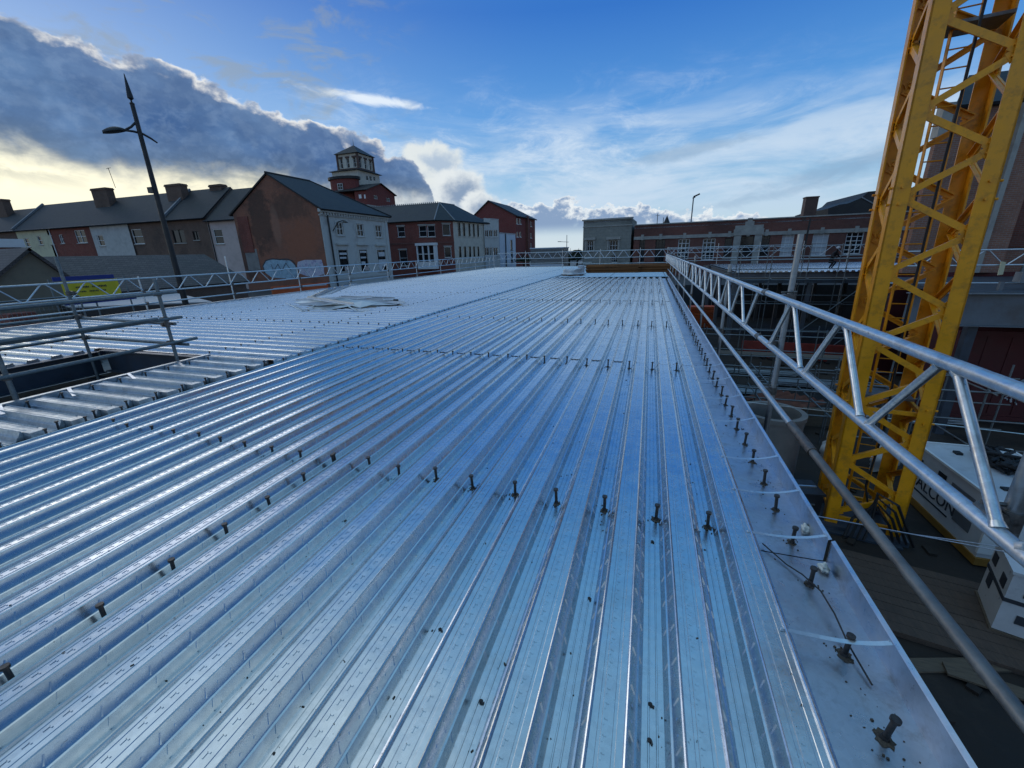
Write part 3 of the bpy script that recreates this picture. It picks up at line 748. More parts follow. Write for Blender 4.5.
b = MB(); b.tube((RX, 2.93, .262), (RX, 3.4, .262), .031, 12); b.build('sleeve_coupler', M['coupler'], rail, smooth=50)
for y in (4.72, 13.31):
    for z in (1.128, .682):
        b = MB(); b.tube((RX, y-.06, z), (RX, y+.06, z), .031, 12); b.tube((RX, y-.03, z+.02), (RX, y-.03, z+.045), .009, 6); b.build('sleeve_coupler', M['coupler'], rail, smooth=40)
# big near tube: the first standard is wider because it is doubled
b = MB(); b.tube((RX+.135, 1.66, .60), (RX+.135, 1.66, 2.3), .0242, 12); b.build('standard', M['tube'], rail, smooth=50)
for z in (.69, 1.13):
    b = MB(); coupler(b, (RX+.03, 1.61, z), (0, 1, 0), (0, 0, 1)); b.build('coupler', M['coupler'], rail, smooth=40)
# scaffold round the open void on the left
gx = -6.86
void = scaffold('void_guardrail', (gx, 3, G), 'dull three-rail scaffold barrier around the open void at the left', 'guard rail',
    std=[((gx-.05, 2.48, -.05), (gx-.05, 2.48, 1.0)), ((gx-.05, 4.28, .0), (gx-.05, 4.28, 1.33)), ((-9.3, 4.40, G), (-9.3, 4.40, 1.69)), ((-9.3, 1.2, G), (-9.3, 1.2, 1.4)), ((gx-.05, .6, G), (gx-.05, .6, 1.2))],
    tubes=[((gx, -1.5, 1.10), (gx, 4.50, 1.128)), ((gx, -1.5, .745), (gx, 4.48, .747)), ((gx, -1.2, .352), (gx, 4.62, .387)),
           ((-9.33, 4.46, .715), (-9.33, -1., .73)), ((-9.33, 4.46, .36), (-9.33, -1., .36)),
           ((-9.45, 4.46, .68), (-6.86, 4.36, .66)), ((-9.45, 4.46, .34), (-6.7, 4.36, .345))],
    coup=[((gx-.05, 4.28, z), (0, 0, 1), (0, 1, 0)) for z in (.38, .74, 1.12, .66)]+[((gx-.05, 2.48, z), (0, 0, 1), (0, 1, 0)) for z in (.36, .74)]+[((-9.3, 4.40, z), (0, 0, 1), (1, 0, 0)) for z in (.34, .70, 1.1)],
    ms='tube_old', mt='tube_old')
b = MB(); b.tube((gx+.06, -1.4, .775), (gx+.06, 4.1, .775), .0242, 12); b.build('guard_tube', M['tube_old'], void, smooth=50)
# street-side guard rail with lattice beam
LX = -15.0
sY = [-1, 2.2, 5.45, 8.9, 11.9, 15.2, 18.6, 22.1, 25.5, 29., 32.4, 35.8, 39.4]
scaffold('scaffold_guardrail', (LX, 18, ST), 'long guard rail of pale lattice beams along the street side of the left deck bay', 'guard rail',
    std=[((LX-.07, y, G), (LX-.07, y, 1.7 if i in (2, 4) else 1.15)) for i, y in enumerate(sY)],
    tubes=[((LX, -1.5, .30), (LX, 20, .33)), ((LX, 20.02, .33), (LX, 41, .36))],
    latt=[((LX, -1.5, 1.08), (LX, 5.6, 1.08), .34, .62, .0242, .014, .1), ((LX, 5.62, 1.08), (LX, 14.4, 1.09), .42, .93, .0242, .017, .1), ((LX, 14.42, 1.11), (LX, 41.3, 1.16), .43, .93, .0242, .017, .1)],
    coup=[((LX-.03, y, z), (0, 1, 0), (0, 0, 1)) for y in sY[2:9] for z in (.31, .67)])
# far-end guard rail across the deck
FY = 36.4
scaffold('scaffold_guardrail', (-6, FY, G), 'pale zigzag lattice guard rail across the far end of the deck behind the rusty stacks', 'guard rail',
    std=[((x, FY+.07, G), (x, FY+.07, 1.6)) for x in (-13.5, -10.5, -7.2, -4, -.8, 1.3)],
    tubes=[((-14.4, FY+4.2, .42), (-5.2, FY+4.2, .42)), ((-5.4, FY, .42), (2.4, FY, .42))],
    latt=[((-14.6, FY+4.2, 1.42), (-5.3, FY+4.2, 1.42), .55, 1.0, .0242, .02, .1), ((-5.3, FY, 1.44), (2.6, FY, 1.44), .55, 1.0, .0242, .022, .2)], ml='alu')
# ------------------------------------------------------------------ buildings
def onplane(x, y, P0, P1):
    """point of the facade plane P0-P1 -> (metres along, height)"""
    P0, P1 = V(P0[0], P0[1], 0), V(P1[0], P1[1], 0); d = (P1-P0).normalized(); n = V(d.y, -d.x, 0)
    r = ray(x, y); t = (P0-O).dot(n)/r.dot(n); p = O+r*t
    return (p-P0).dot(d), p.z
def rects(P0, P1, pxs):
    out = []
    for x0, y0, x1, y1 in pxs:
        a = onplane(x0, (y0+y1)/2, P0, P1); c = onplane(x1, (y0+y1)/2, P0, P1); m = (x0+x1)/2
        out.append((a[0], c[0], onplane(m, y1, P0, P1)[1], onplane(m, y0, P0, P1)[1]))
    return out
def facade(b, P0, P1, z0, z1, ops=(), depth=.14):
    P0, P1 = V(P0[0], P0[1], 0), V(P1[0], P1[1], 0); d = (P1-P0); Ln = d.length; d.normalize(); n = V(d.y, -d.x, 0)
    us = sorted({0., Ln}|{u for o in ops for u in o[:2]}); zs = sorted({z0, z1}|{z for o in ops for z in o[2:4]})
    P = lambda u, z, k=0.: P0+d*u-n*k+V(0, 0, z)
    for i in range(len(us)-1):
        for j in range(len(zs)-1):
            um, zm = (us[i]+us[i+1])/2, (zs[j]+zs[j+1])/2
            if any(o[0] < um < o[1] and o[2] < zm < o[3] for o in ops): continue
            b.poly(P(us[i], zs[j]), P(us[i+1], zs[j]), P(us[i+1], zs[j+1]), P(us[i], zs[j+1]))
    for u0, u1, a, c in [o[:4] for o in ops]:
        b.poly(P(u0, a), P(u0, c), P(u0, c, depth), P(u0, a, depth)); b.poly(P(u1, c), P(u1, a), P(u1, a, depth), P(u1, c, depth))
        b.poly(P(u0, c), P(u1, c), P(u1, c, depth), P(u0, c, depth)); b.poly(P(u1, a), P(u0, a), P(u0, a, depth), P(u1, a, depth))
        b.poly(P(u0, a, depth), P(u1, a, depth), P(u1, c, depth), P(u0, c, depth))
def window(bld, P0, P1, o, fm='frame', nx=1, nz=1, sill=True, fw=.07, depth=.14, name='window', glass='glass', sm=None, head=None):
    P0, P1 = V(P0[0], P0[1], 0), V(P1[0], P1[1], 0); d = (P1-P0).normalized(); n = V(d.y, -d.x, 0); u0, u1, z0, z1 = o[:4]
    P = lambda u, z, k: P0+d*u-n*k+V(0, 0, z)
    b = MB(); k = depth-.05
    def bar(u, z, U, Z, w): b.bar(P(u, z, k), P(U, Z, k), w, .06, up=(0, 0, 1) if abs(z-Z) < 1e-6 else tuple(n))
    def hb(z, w):
        b.add([P(u, zz, kk) for kk in (k-.03, k+.03) for u, zz in ((u0, z-w/2), (u1, z-w/2), (u1, z+w/2), (u0, z+w/2))], [(0,1,2,3),(7,6,5,4),(0,4,5,1),(1,5,6,2),(2,6,7,3),(3,7,4,0)])
    def vb(u, w):
        b.add([P(uu, zz, kk) for kk in (k-.028, k+.028) for uu, zz in ((u-w/2, z0+.002), (u+w/2, z0+.002), (u+w/2, z1-.002), (u-w/2, z1-.002))], [(0,1,2,3),(7,6,5,4),(0,4,5,1),(1,5,6,2),(2,6,7,3),(3,7,4,0)])
    hb(z0+fw/2, fw); hb(z1-fw/2, fw); vb(u0+fw/2, fw); vb(u1-fw/2, fw)
    for i in range(1, nx): vb(u0+(u1-u0)*i/nx, fw*.7)
    for j in range(1, nz): hb(z0+(z1-z0)*j/nz, fw*.7)
    w = b.build(name, M[fm], bld)
    b = MB(); b.poly(P(u0+.01, z0+.01, depth-.012), P(u1-.01, z0+.01, depth-.012), P(u1-.01, z1-.01, depth-.012), P(u0+.01, z1-.01, depth-.012))
    b.build('pane', M[glass], w)
    if sill:
        b = MB(); b.add([P(u, z, kk) for kk in (-.09, depth-.02) for u, z in ((u0-.08, z0-.10), (u1+.08, z0-.10), (u1+.08, z0-.005), (u0-.08, z0-.005))], [(0,1,2,3),(7,6,5,4),(0,4,5,1),(1,5,6,2),(2,6,7,3),(3,7,4,0)])
        b.build('sill', M[sm or fm], w)
    if head:
        b = MB(); b.add([P(u, z, kk) for kk in (-.06, .02) for u, z in ((u0-.10, z1+.004), (u1+.10, z1+.004), (u1+.10, z1+head), (u0-.10, z1+head))], [(0,1,2,3),(7,6,5,4),(0,4,5,1),(1,5,6,2),(2,6,7,3),(3,7,4,0)])
        b.build('lintel', M[sm or fm], w)
    return w
def panel(bld, name, P0, P1, o, m, t=.03):
    """thin plate fixed on a facade"""
    P0, P1 = V(P0[0], P0[1], 0), V(P1[0], P1[1], 0); d = (P1-P0).normalized(); n = V(d.y, -d.x, 0); u0, u1, z0, z1 = o[:4]
    b = MB(); b.prism([P0+d*u+V(0, 0, z)+n*.002 for u, z in ((u0, z0), (u1, z0), (u1, z1), (u0, z1))], n*t)
    return b.build(name, M[m], bld)
def band(b, P0, P1, u0, u1, z0, z1, out=.08):
    P0, P1 = V(P0[0], P0[1], 0), V(P1[0], P1[1], 0); d = (P1-P0).normalized(); n = V(d.y, -d.x, 0)
    b.prism([P0+d*u+V(0, 0, z)-n*.03 for u, z in ((u0, z0), (u1, z0), (u1, z1), (u0, z1))], n*(out+.03))
def slab(b, pts, t=.14):
    pts = [Vector(p) for p in pts]; n = (pts[1]-pts[0]).cross(pts[2]-pts[0]).normalized()
    if n.z < 0: n = -n
    b.prism(pts, -n*t)
def chimney(parent, x, y, z0, z1, wx, wy, m, pots=3):
    b = MB(); b.bb(x-wx/2, x+wx/2, y-wy/2, y+wy/2, z0, z1-.25); b.bb(x-wx/2-.07, x+wx/2+.07, y-wy/2-.07, y+wy/2+.07, z1-.25, z1-.1); b.bb(x-wx/2-.02, x+wx/2+.02, y-wy/2-.02, y+wy/2+.02, z1-.1, z1)
    c_ = b.build('chimney', M[m], parent)
    for i in range(pots):
        xx = x-wx/2+wx*(i+.5)/pots if wx > wy else x; yy = y if wx > wy else y-wy/2+wy*(i+.5)/pots
        b = MB(); b.lathe((xx, yy, z1), [(.13, 0), (.11, .05), (.10, .28), (.12, .30), (.09, .30)], 10); b.build('chimney_pot', M['brick_brown'], c_, smooth=40)
    return c_

# gable-end building with the white street front ------------------------------------------------
gb = thing('corner_building', (-36.3, 40, ST), 'brick building with a bare stained gable end and a white painted three-window street front', 'building')
A, B_, C_, D_ = (-41.8, 35.), (-30.8, 35.), (-30.8, 46.2), (-41.8, 46.2)
up = rects(B_, C_, [(336.6, 222.5, 343.2, 235.2), (357, 224, 363.6, 236.3), (375.6, 225.5, 381.6, 237.3)])
lo = rects(B_, C_, [(339.5, 250, 348.5, 271.5), (360.2, 249.8, 368, 271), (378, 250, 386, 271)])
vent = rects(B_, C_, [(344.5, 284.5, 353, 289.5)])
b = MB(); facade(b, B_, C_, ST, 6., up+lo+vent); b.build('street_wall', M['white_render'], gb, fix=False)
b = MB(); facade(b, C_, D_, ST, 6.); facade(b, D_, A, ST, 6.)
facade(b, A, B_, ST, 5.9); b.poly((-41.8, 35, 5.9), (-30.8, 35, 5.9), (-30.8, 35, 6.0), (-36.3, 35, 9.42), (-41.8, 35, 6.0)); b.build('wall', M['brick_gable'], gb, fix=False)
for o in up: window(gb, B_, C_, o, 'frame', 2, 2, sm='white_render', head=.14)
for o in lo:
    w = window(gb, B_, C_, o, 'black', 2, 3, sm='white_render', fw=.06)
for o, kind in zip(lo, (0, 1, 2)):
    u0, u1, z0, z1 = o; h = z1-z0
    def stick(a, c, e, f, m, t=.02):
        q = gb; panel(q, 'window_notice', B_, C_, (u0+(u1-u0)*a, u0+(u1-u0)*c, z0+h*e, z0+h*f), m, t)
    stick(.1, .9, .78, .88, 'poster_pale') if kind == 0 else stick(.1, .9, .86, .95, 'poster_pale') if kind == 1 else stick(.15, .9, .70, .9, 'poster_pale')
    stick(.1, .8, .60, .68, 'poster_pale') if kind != 2 else stick(.05, 1.3, .05, .55, 'poster_pale')
    stick(.45, .95, .02, .22, 'pink'); stick(.1, .6, .30, .45, 'poster_pale') if kind == 1 else None
for o in vent: window(gb, B_, C_, o, 'black', 3, 1, False, name='basement_grille')
b = MB(); band(b, B_, C_, -.1, 11.3, 5.72, 6.02, .30); band(b, B_, C_, -.1, 11.3, 5.40, 5.50, .12)
for i in range(28): band(b, B_, C_, .1+i*.4, .3+i*.4, 5.50, 5.72, .22)
b.build('cornice', M['white_render'], gb)
b = MB()
for o in up: band(b, B_, C_, o[0]-.45, o[1]+.45, o[2]-.95, o[2]-.75, .22)
for o in up: band(b, B_, C_, o[0]-.20, o[0]-.02, o[2]-.1, o[3]+.15, .05); band(b, B_, C_, o[1]+.02, o[1]+.20, o[2]-.1, o[3]+.15, .05)
for o in lo: band(b, B_, C_, o[0]-.20, o[0]-.02, o[2]-.1, o[3]+.15, .05); band(b, B_, C_, o[1]+.02, o[1]+.20, o[2]-.1, o[3]+.15, .05)
band(b, B_, C_, .0, .55, ST, 5.4, .06); band(b, B_, C_, 10.7, 11.2, ST, 5.4, .06); band(b, B_, C_, .6, 10.6, -.75, -.5, .07)
b.build('mouldings', M['white_render'], gb)
b = MB(); slab(b, [(-30.3, 34.85, 5.98), (-30.3, 46.6, 5.98), (-36.3, 40.6, 9.55), (-36.3, 34.85, 9.55)]); slab(b, [(-42.3, 34.85, 5.98), (-36.3, 34.85, 9.55), (-36.3, 40.6, 9.55), (-42.3, 46.6, 5.98)]); slab(b, [(-30.3, 46.6, 5.98), (-42.3, 46.6, 5.98), (-36.3, 40.6, 9.55)])
b.build('roof', M['slate_dark'], gb)
b = MB(); b.tube((-36.3, 34.8, 9.55), (-36.3, 40.6, 9.55), .11, 8); b.tube((-36.3, 40.6, 9.55), (-30.3, 46.6, 6.02), .08, 8); b.build('ridge_tiles', M['slate_dark'], gb)
b = MB(); b.path([(-30.68, 36.0, 5.6), (-30.70, 36.0, 5.2), (-30.70, 36.0, ST)], .075, 8); b.build('downpipe', M['black'], gb, smooth=40)
q = [atX(333, 231, -30.6), atX(338, 222, -30.2), atX(343, 220.5, -29.9), atX(345, 221.5, -29.7)]
b = MB(); b.path(q, .05, 6); e_ = q[-1]; b.lathe(e_, [(.02, .12), (.10, .06), (.30, -.10), (.28, -.12), (.05, -.06)], 12); b.build('wall_lamp', M['black'], gb, smooth=40)
o = rects(A, B_, [(247, 249, 259, 272)])[0]; panel(gb, 'render_patch', A, B_, (o[0], o[1], o[2]+.2, o[3]), 'concrete', .03)
# lighter brick breast on the gable
o = rects(A, B_, [(240, 213, 255, 247)])[0]; b = MB(); band(b, A, B_, o[0], o[1]-.6, 2.2, 5.75, .10); b.build('chimney_breast', M['brick_red'], gb)
def blob_panel(name, P0, P1, px, m, t=.012, seed=1):
    r0 = random.Random(seed); pts = [onplane(x, y, P0, P1) for x, y in px]
    P0v, P1v = V(P0[0], P0[1], 0), V(P1[0], P1[1], 0); d = (P1v-P0v).normalized(); n = V(d.y, -d.x, 0)
    b = MB(); b.prism([P0v+d*(u+r0.uniform(-.05, .05))+V(0, 0, z+r0.uniform(-.05, .05))+n*.004 for u, z in pts], n*t); return b.build(name, M[m], gb)
blob_panel('graffiti', A, B_, [(265, 262), (270, 259.5), (277, 259.5), (284, 260), (290, 260.5), (295, 265), (297, 271), (298, 277), (290, 279), (281, 278), (272, 277), (266, 273), (263, 267)], 'graffiti_blue', seed=2)
blob_panel('graffiti', A, B_, [(298, 262), (305, 260), (313, 259.5), (322, 260), (324, 267), (324, 274), (317, 276), (308, 276), (300, 274), (297, 268)], 'graffiti_white', seed=3)
def outline(px, m, w, seed):
    pts = [onplane(x, y, A, B_) for x, y in px]; b = MB()
    P = [V(A[0]+u, 35.-.022, z) for u, z in pts]
    for p, q_ in zip(P, P[1:]): b.bar(p, q_, .012, w, up=(0, 0, 1) if abs(p.z-q_.z) < abs(p.x-q_.x) else (1, 0, 0))
    b.build('graffiti_outline', M[m], gb)
outline([(265, 273), (263, 266), (266, 260.5), (272, 258.8), (280, 259.5), (287, 259), (293, 261), (296, 266), (300, 273)], 'ink', .12, 1)
outline([(271, 264), (274, 271), (278, 264), (282, 271), (286, 263), (291, 270)], 'ink', .06, 1)
outline([(302, 264), (306, 271), (310, 264), (313, 271), (317, 263), (321, 270)], 'graffiti_blue', .07, 1)

# terrace of houses -------------------------------------------------------------------------------
TY = 37.4
def bx_(px, py): return atY(px, py, TY).x
xs = [bx_(-40, 233), bx_(15, 231), bx_(47.5, 228), bx_(88, 224), bx_(126, 221), bx_(163, 218), bx_(206, 219), -41.9]
hs = [('brick_brown', 'brownish end terrace house at the far left edge, roof lower than its neighbours', []),
      ('pale_yellow', 'pale yellow rendered terrace house with two small upper windows', [(25, 238, 29.5, 247), (38, 236, 42, 245)]),
      ('brick_red', 'red brick terrace house with three white framed upper windows', [(49.5, 235, 53, 244.5), (59.5, 234.5, 63.5, 243.5), (75.5, 230, 86, 243)]),
      ('pebble', 'grey-white pebbledashed terrace house with one small upper window below the broad chimney', [(98, 235, 104, 246)]),
      ('brick_brown', 'brown brick terrace house with one white two-pane upper window', [(132.5, 229, 143, 244)]),
      ('brick_brown', 'brown brick terrace house behind the lamp post with dark frameless upper windows', [(173, 229.5, 185, 243), (193, 231, 199, 240)]),
      ('pink', 'pinkish rendered terrace house with a single window, next to the bare gable end', [(214, 229, 223, 244)])]
for i, (m, lab, wins) in enumerate(hs):
    x0, x1 = xs[i], xs[i+1]
    h = thing('terraced_house', ((x0+x1)/2, 41, ST), lab, 'house', 'terraced houses along the far left street')
    ez = 6.25 if i < 6 else 5.9; rz = (9.6 if i == 0 else 9.9 if i < 6 else 9.6)
    P0, P1 = (x0+.01, TY), (x1-.01, TY)
    ops = [(a, c_, z0, z1) for a, c_, z0, z1 in rects(P0, P1, wins)]
    b = MB(); facade(b, P0, P1, ST, ez, ops); facade(b, P1, (x1-.01, TY+8), ST, ez); facade(b, (x1-.01, TY+8), (x0+.01, TY+8), ST, ez); facade(b, (x0+.01, TY+8), P0, ST, ez)
    for xx in (x0+.01, x1-.01): b.poly((xx, TY, ez), (xx, TY+8, ez), (xx, TY+4, rz-.15))
    b.build('wall', M[m], h, fix=False)
    for o in ops: window(h, P0, P1, o, 'black' if i == 5 else 'frame', 2 if i in (2, 5) else 1, 2 if i != 5 else 1, sm='stone_plain')
    b = MB(); slab(b, [(x0+.004, TY-.35, ez-.08), (x1-.004, TY-.35, ez-.08), (x1-.004, TY+4, rz), (x0+.004, TY+4, rz)]); slab(b, [(x0+.004, TY+8.35, ez-.08), (x0+.004, TY+4, rz), (x1-.004, TY+4, rz), (x1-.004, TY+8.35, ez-.08)])
    r = b.build('roof', M['slate'] if i < 5 else M['slate_dark'], h)
    b = MB(); b.tube((x0+.01, TY-.42, ez-.12), (x1-.01, TY-.42, ez-.12), .07, 8); b.build('gutter', M['black'], h, smooth=40)
    if i in (1, 5):
        b = MB(); b.bar((x0+.12, TY-.3, ez+.12), (x0+.12, TY+4, rz+.16), .26, .22); b.build('verge', M['lead'], r)
    if i == 0: chimney(r, atY(3, 205, TY+3).x, TY+3, 7.6, 11.0, 2.2, .9, 'brick_brown', 0)
    if i == 2: chimney(r, atY(105, 200, TY+3).x, TY+3, 7.8, 11.0, 3.0, .9, 'brick_brown', 0)
    if i == 4: chimney(r, atY(178, 195, TY+3).x, TY+3, 7.8, 10.55, 2.6, .9, 'brick_brown', 0)
    if i == 6: chimney(r, atY(219, 192, TY+4.).x, TY+4, 9.0, 10.25, 1.9, .8, 'brick_brown', 0)
    if i in (2, 4, 6):
        b = MB(); b.tube((x0+.25, TY-.08, ez-.1), (x0+.25, TY-.08, ST), .06, 8); b.build('downpipe', M['frame'] if i == 2 else M['black'], h, smooth=40)
    if i == 3:
        c0 = atY(110, 190, TY+3); b = MB(); b.tube((c0.x+1.2, TY+3, 10.9), (c0.x+.9, TY+3, 13.3), .03, 6); b.tube((c0.x+.5, TY+3, 13.2), (c0.x+1.4, TY+3, 13.25), .025, 6); b.build('aerial', M['black'], h)

# low sheds between the terrace and the site ------------------------------------------------------
sh = thing('shed', (-33, 13, ST), 'low tan rendered shed with a plain pointed gable and brown roof at the far left', 'shed')
p0, p1, p2 = atX(-14, 284, -30), atX(28, 251, -30), atX(54, 273, -30)
b = MB(); b.prism([(-30, p0.y, ST), (-30, p2.y+.3, ST), (-30, p2.y+.3, p2.z-.1), (-30, p1.y, p1.z), (-30, p0.y, p0.z)], (-9, 0, 0)); b.build('wall', M['tan_render'], sh)
b = MB(); slab(b, [(-29.8, p0.y-.3, p0.z-.15), (-29.8, p1.y, p1.z+.16), (-39.2, p1.y, p1.z+.16), (-39.2, p0.y-.3, p0.z-.15)]); slab(b, [(-29.8, p2.y+.6, p2.z-.28), (-39.2, p2.y+.6, p2.z-.28), (-39.2, p1.y, p1.z+.16), (-29.8, p1.y, p1.z+.16)])
b.build('roof', M['tile_brown'], sh)
sh = thing('shed', (-33, 20, ST), 'long low brick outbuilding with a dark purple-brown roof slope, in front of the terrace', 'shed')
e0, e1 = atX(92, 279, -30), atX(246, 281, -30); t0, t1 = atX(70, 253, -34), atX(226, 254, -34)
b = MB(); b.bb(-37.8, -30.1, e0.y, e1.y, ST, e1.z-.1); b.prism([(-30.1, e0.y, e1.z-.1), (-37.8, e0.y, e1.z-.1), (-34, e0.y, t1.z-.2)], (0, .3, 0)); b.build('wall', M['brick_brown'], sh)
b = MB(); slab(b, [(-29.8, e0.y-.2, e1.z), (-29.8, e1.y+.2, e1.z), (-34, e1.y+.2, t1.z), (-34, e0.y-.2, t1.z)]); slab(b, [(-34, e0.y-.2, t1.z), (-34, e1.y+.2, t1.z), (-38.2, e1.y+.2, e1.z), (-38.2, e0.y-.2, e1.z)])
b.build('roof', M['tile_brown'], sh)
p = atX(-20, 251, -42); q = atX(22, 251, -42); zt = atX(10, 239, -42).z
sh = thing('shed', (-44, p.y+2, ST), 'small brick block with a white fascia band above the tan shed', 'shed')
b = MB(); b.bb(-47, -42, p.y, q.y, ST, zt-.55); b.build('wall', M['brick_red'], sh)
b = MB(); b.bb(-47.2, -41.8, p.y-.2, q.y+.2, zt-.55, zt); b.build('fascia', M['frame'], sh)

# red corner building with cream side --------------------------------------------------------------
cb = thing('corner_building', (-34, 63, ST), 'red brick corner building with white bay window, angled corner and cream side wall', 'building')
P = [(-45.5, 57.7), (-30.4, 57.7), (-28.6, 60.1), (-26.9, 70.0), (-36, 72), (-45.5, 72)]
w0 = rects(P[0], P[1], [(397.5, 226.5, 404.8, 237), (419, 225.5, 426.5, 236.8), (427.5, 225.5, 435, 236.8), (399.5, 250, 407.5, 266)])
w1 = rects(P[1], P[2], [(442.5, 224, 450.3, 235.5), (444.5, 247, 451.5, 257.5)])
w2 = rects(P[2], P[3], [(457.8, 222.5, 460.6, 236), (462.7, 223, 465.2, 236.2), (468.3, 223.5, 470.5, 236.4), (472.7, 224, 474.8, 236.6), (477, 224.5, 479, 236.8),
                        (459, 246.5, 461.5, 257.5), (464, 246.5, 466.3, 257.3), (469, 246.5, 471.2, 257), (473.3, 246.5, 475.2, 256.7), (477.5, 246.5, 479.3, 256.5)])
b = MB(); facade(b, P[0], P[1], ST, 6.3, w0); facade(b, P[1], P[2], ST, 6.3, w1); facade(b, P[3], P[4], ST, 6.3); facade(b, P[4], P[5], ST, 6.3); facade(b, P[5], P[0], ST, 6.3); b.build('wall', M['brick_red'], cb, fix=False)
b = MB(); facade(b, P[2], P[3], ST, 6.3, w2); tag(b.build('side_wall', M['cream'], cb, fix=False), label='cream rendered side wall')
for o in w0: window(cb, P[0], P[1], o, 'frame', 1, 2, sm='stone_plain', head=.2)
for o in w1: window(cb, P[1], P[2], o, 'frame', 1, 1, sm='stone_plain', head=.2)
for o in w2: window(cb, P[2], P[3], o, 'black', 1, 2, sm='cream')
b = MB(); band(b, P[0], P[1], 0, 15.1, 3.0, 3.25, .06); band(b, P[1], P[2], 0, 3., 3.0, 3.25, .06); band(b, P[0], P[1], 0, 15.1, 5.9, 6.1, .08); band(b, P[1], P[2], 0, 3., 5.9, 6.1, .08); b.build('string_course', M['brick_dark'], cb)
oo = rects(P[0], P[1], [(420, 243, 438, 268)])[0]
bay = MB(); bay.bb(P[0][0]+oo[0], P[0][0]+oo[1], 56.75, 57.69, -.6, .45); bay.bb(P[0][0]+oo[0]-.1, P[0][0]+oo[1]+.1, 56.65, 57.69, oo[3]-.35, oo[3])
for k in range(4):
    xx = P[0][0]+oo[0]+.1+(oo[1]-oo[0]-.2)*k/3; bay.bb(xx-.1, xx+.1, 56.78, 57.69, .45, oo[3]-.35)
bay.bb(P[0][0]+oo[0], P[0][0]+oo[1], 56.80, 56.88, 1.5, 1.6); bw = bay.build('bay_window', M['frame'], cb)
b = MB(); b.bb(P[0][0]+oo[0]+.05, P[0][0]+oo[1]-.05, 56.95, 57.0, .45, oo[3]-.35); b.build('pane', M['glass'], bw)
b = MB(); zr = 9.2; a1, a2, a3, a4 = V(-45.6, 57.3, 6.25), V(-30.2, 57.3, 6.25), V(-28.2, 60., 6.25), V(-26.4, 70.2, 6.25)
r0, r1, r2 = V(-45.6, 63.5, zr), V(-32.2, 63.2, zr), V(-31.6, 67.4, zr)
slab(b, [a1, a2, r1, r0]); slab(b, [a2, a3, r1]); slab(b, [a3, a4, r2, r1]); slab(b, [a4, V(-38, 72.3, 6.25), r2]); slab(b, [r0, r1, r2, V(-38, 72.3, 6.25), V(-45.6, 72.3, 6.25)])
r = b.build('roof', M['slate'], cb)
b = MB()
for k in range(36): b.box((-45.4+k*.37, 63.5-.3*k/36, zr+.06), (.14, .1, .22))
b.tube(r1, a2, .09, 6); b.tube(r1, a3, .09, 6); b.tube(r1, r2, .1, 6); b.build('ridge_tiles', M['lead'], r)
b = MB(); b.tube((-26.85, 69.8, 6.2), (-26.85, 69.8, ST), .1, 8); b.build('downpipe', M['black'], cb)

# white flat-topped block and blue-white block further along the street ---------------------------
wb = thing('flat_roof_building', (-29, 73, ST), 'white flat-roofed two-storey block with horizontal window bands beyond the cream wall', 'building')
P0, P1 = (-26.5, 70.6), (-25.9, atX(499, 235, -25.9).y)
za = onplane(490, 218.6, P0, P1)[1]
ops = rects(P0, P1, [(485, 230, 488.2, 237), (489, 230, 493, 237), (493.7, 230, 497.5, 237), (485, 247.5, 489, 255.5), (489.6, 247.5, 493, 255.5), (493.6, 247.5, 498, 255.5)])
b = MB(); facade(b, P0, P1, ST, za, ops); facade(b, P1, (-34, P1[1]), ST, za); facade(b, (-34, P1[1]), (-34, 70.6), ST, za); facade(b, (-34, 70.6), P0, ST, za); b.build('wall', M['white_render'], wb, fix=False)
for o in ops: window(wb, P0, P1, o, 'frame', 2, 1, sm='white_render')
b = MB(); b.prism([(-26.45, 70.6, za-.1), (P1[0]+.05, P1[1], za-.1), (-34, P1[1], za-.1), (-34, 70.6, za-.1)], (0, 0, .16)); b.build('roof', M['flat_roof'], wb)
bb_ = thing('flat_roof_building', (-28, 81, ST), 'low blue-white block with tall narrow openings beside the red apartment block', 'building')
yb2 = P1[1]+.3; P0, P1 = (-25.9, yb2), (-25.4, atX(515.5, 240, -25.4).y); za = onplane(506, 233.4, P0, P1)[1]
ops = rects(P0, P1, [(510.5, 240, 512.6, 250), (511, 252, 513, 262)])
b = MB(); facade(b, P0, P1, ST, za, ops); facade(b, P1, (-33, P1[1]), ST, za); facade(b, (-33, P1[1]), (-33, yb2), ST, za); facade(b, (-33, yb2), P0, ST, za); b.build('wall', M['bluewhite'], bb_, fix=False)
for o in ops: window(bb_, P0, P1, o, 'black', 1, 2)
b = MB(); b.prism([(P0[0]+.05, yb2, za-.1), (P1[0]+.05, P1[1], za-.1), (-33, P1[1], za-.1), (-33, yb2, za-.1)], (0, 0, .18)); b.build('roof', M['flat_roof'], bb_)
b = MB(); b.tube((P0[0]+.25, yb2+2.6, za), (P0[0]+.25, yb2+2.6, ST), .12, 8); b.build('downpipe', M['ink'], bb_)

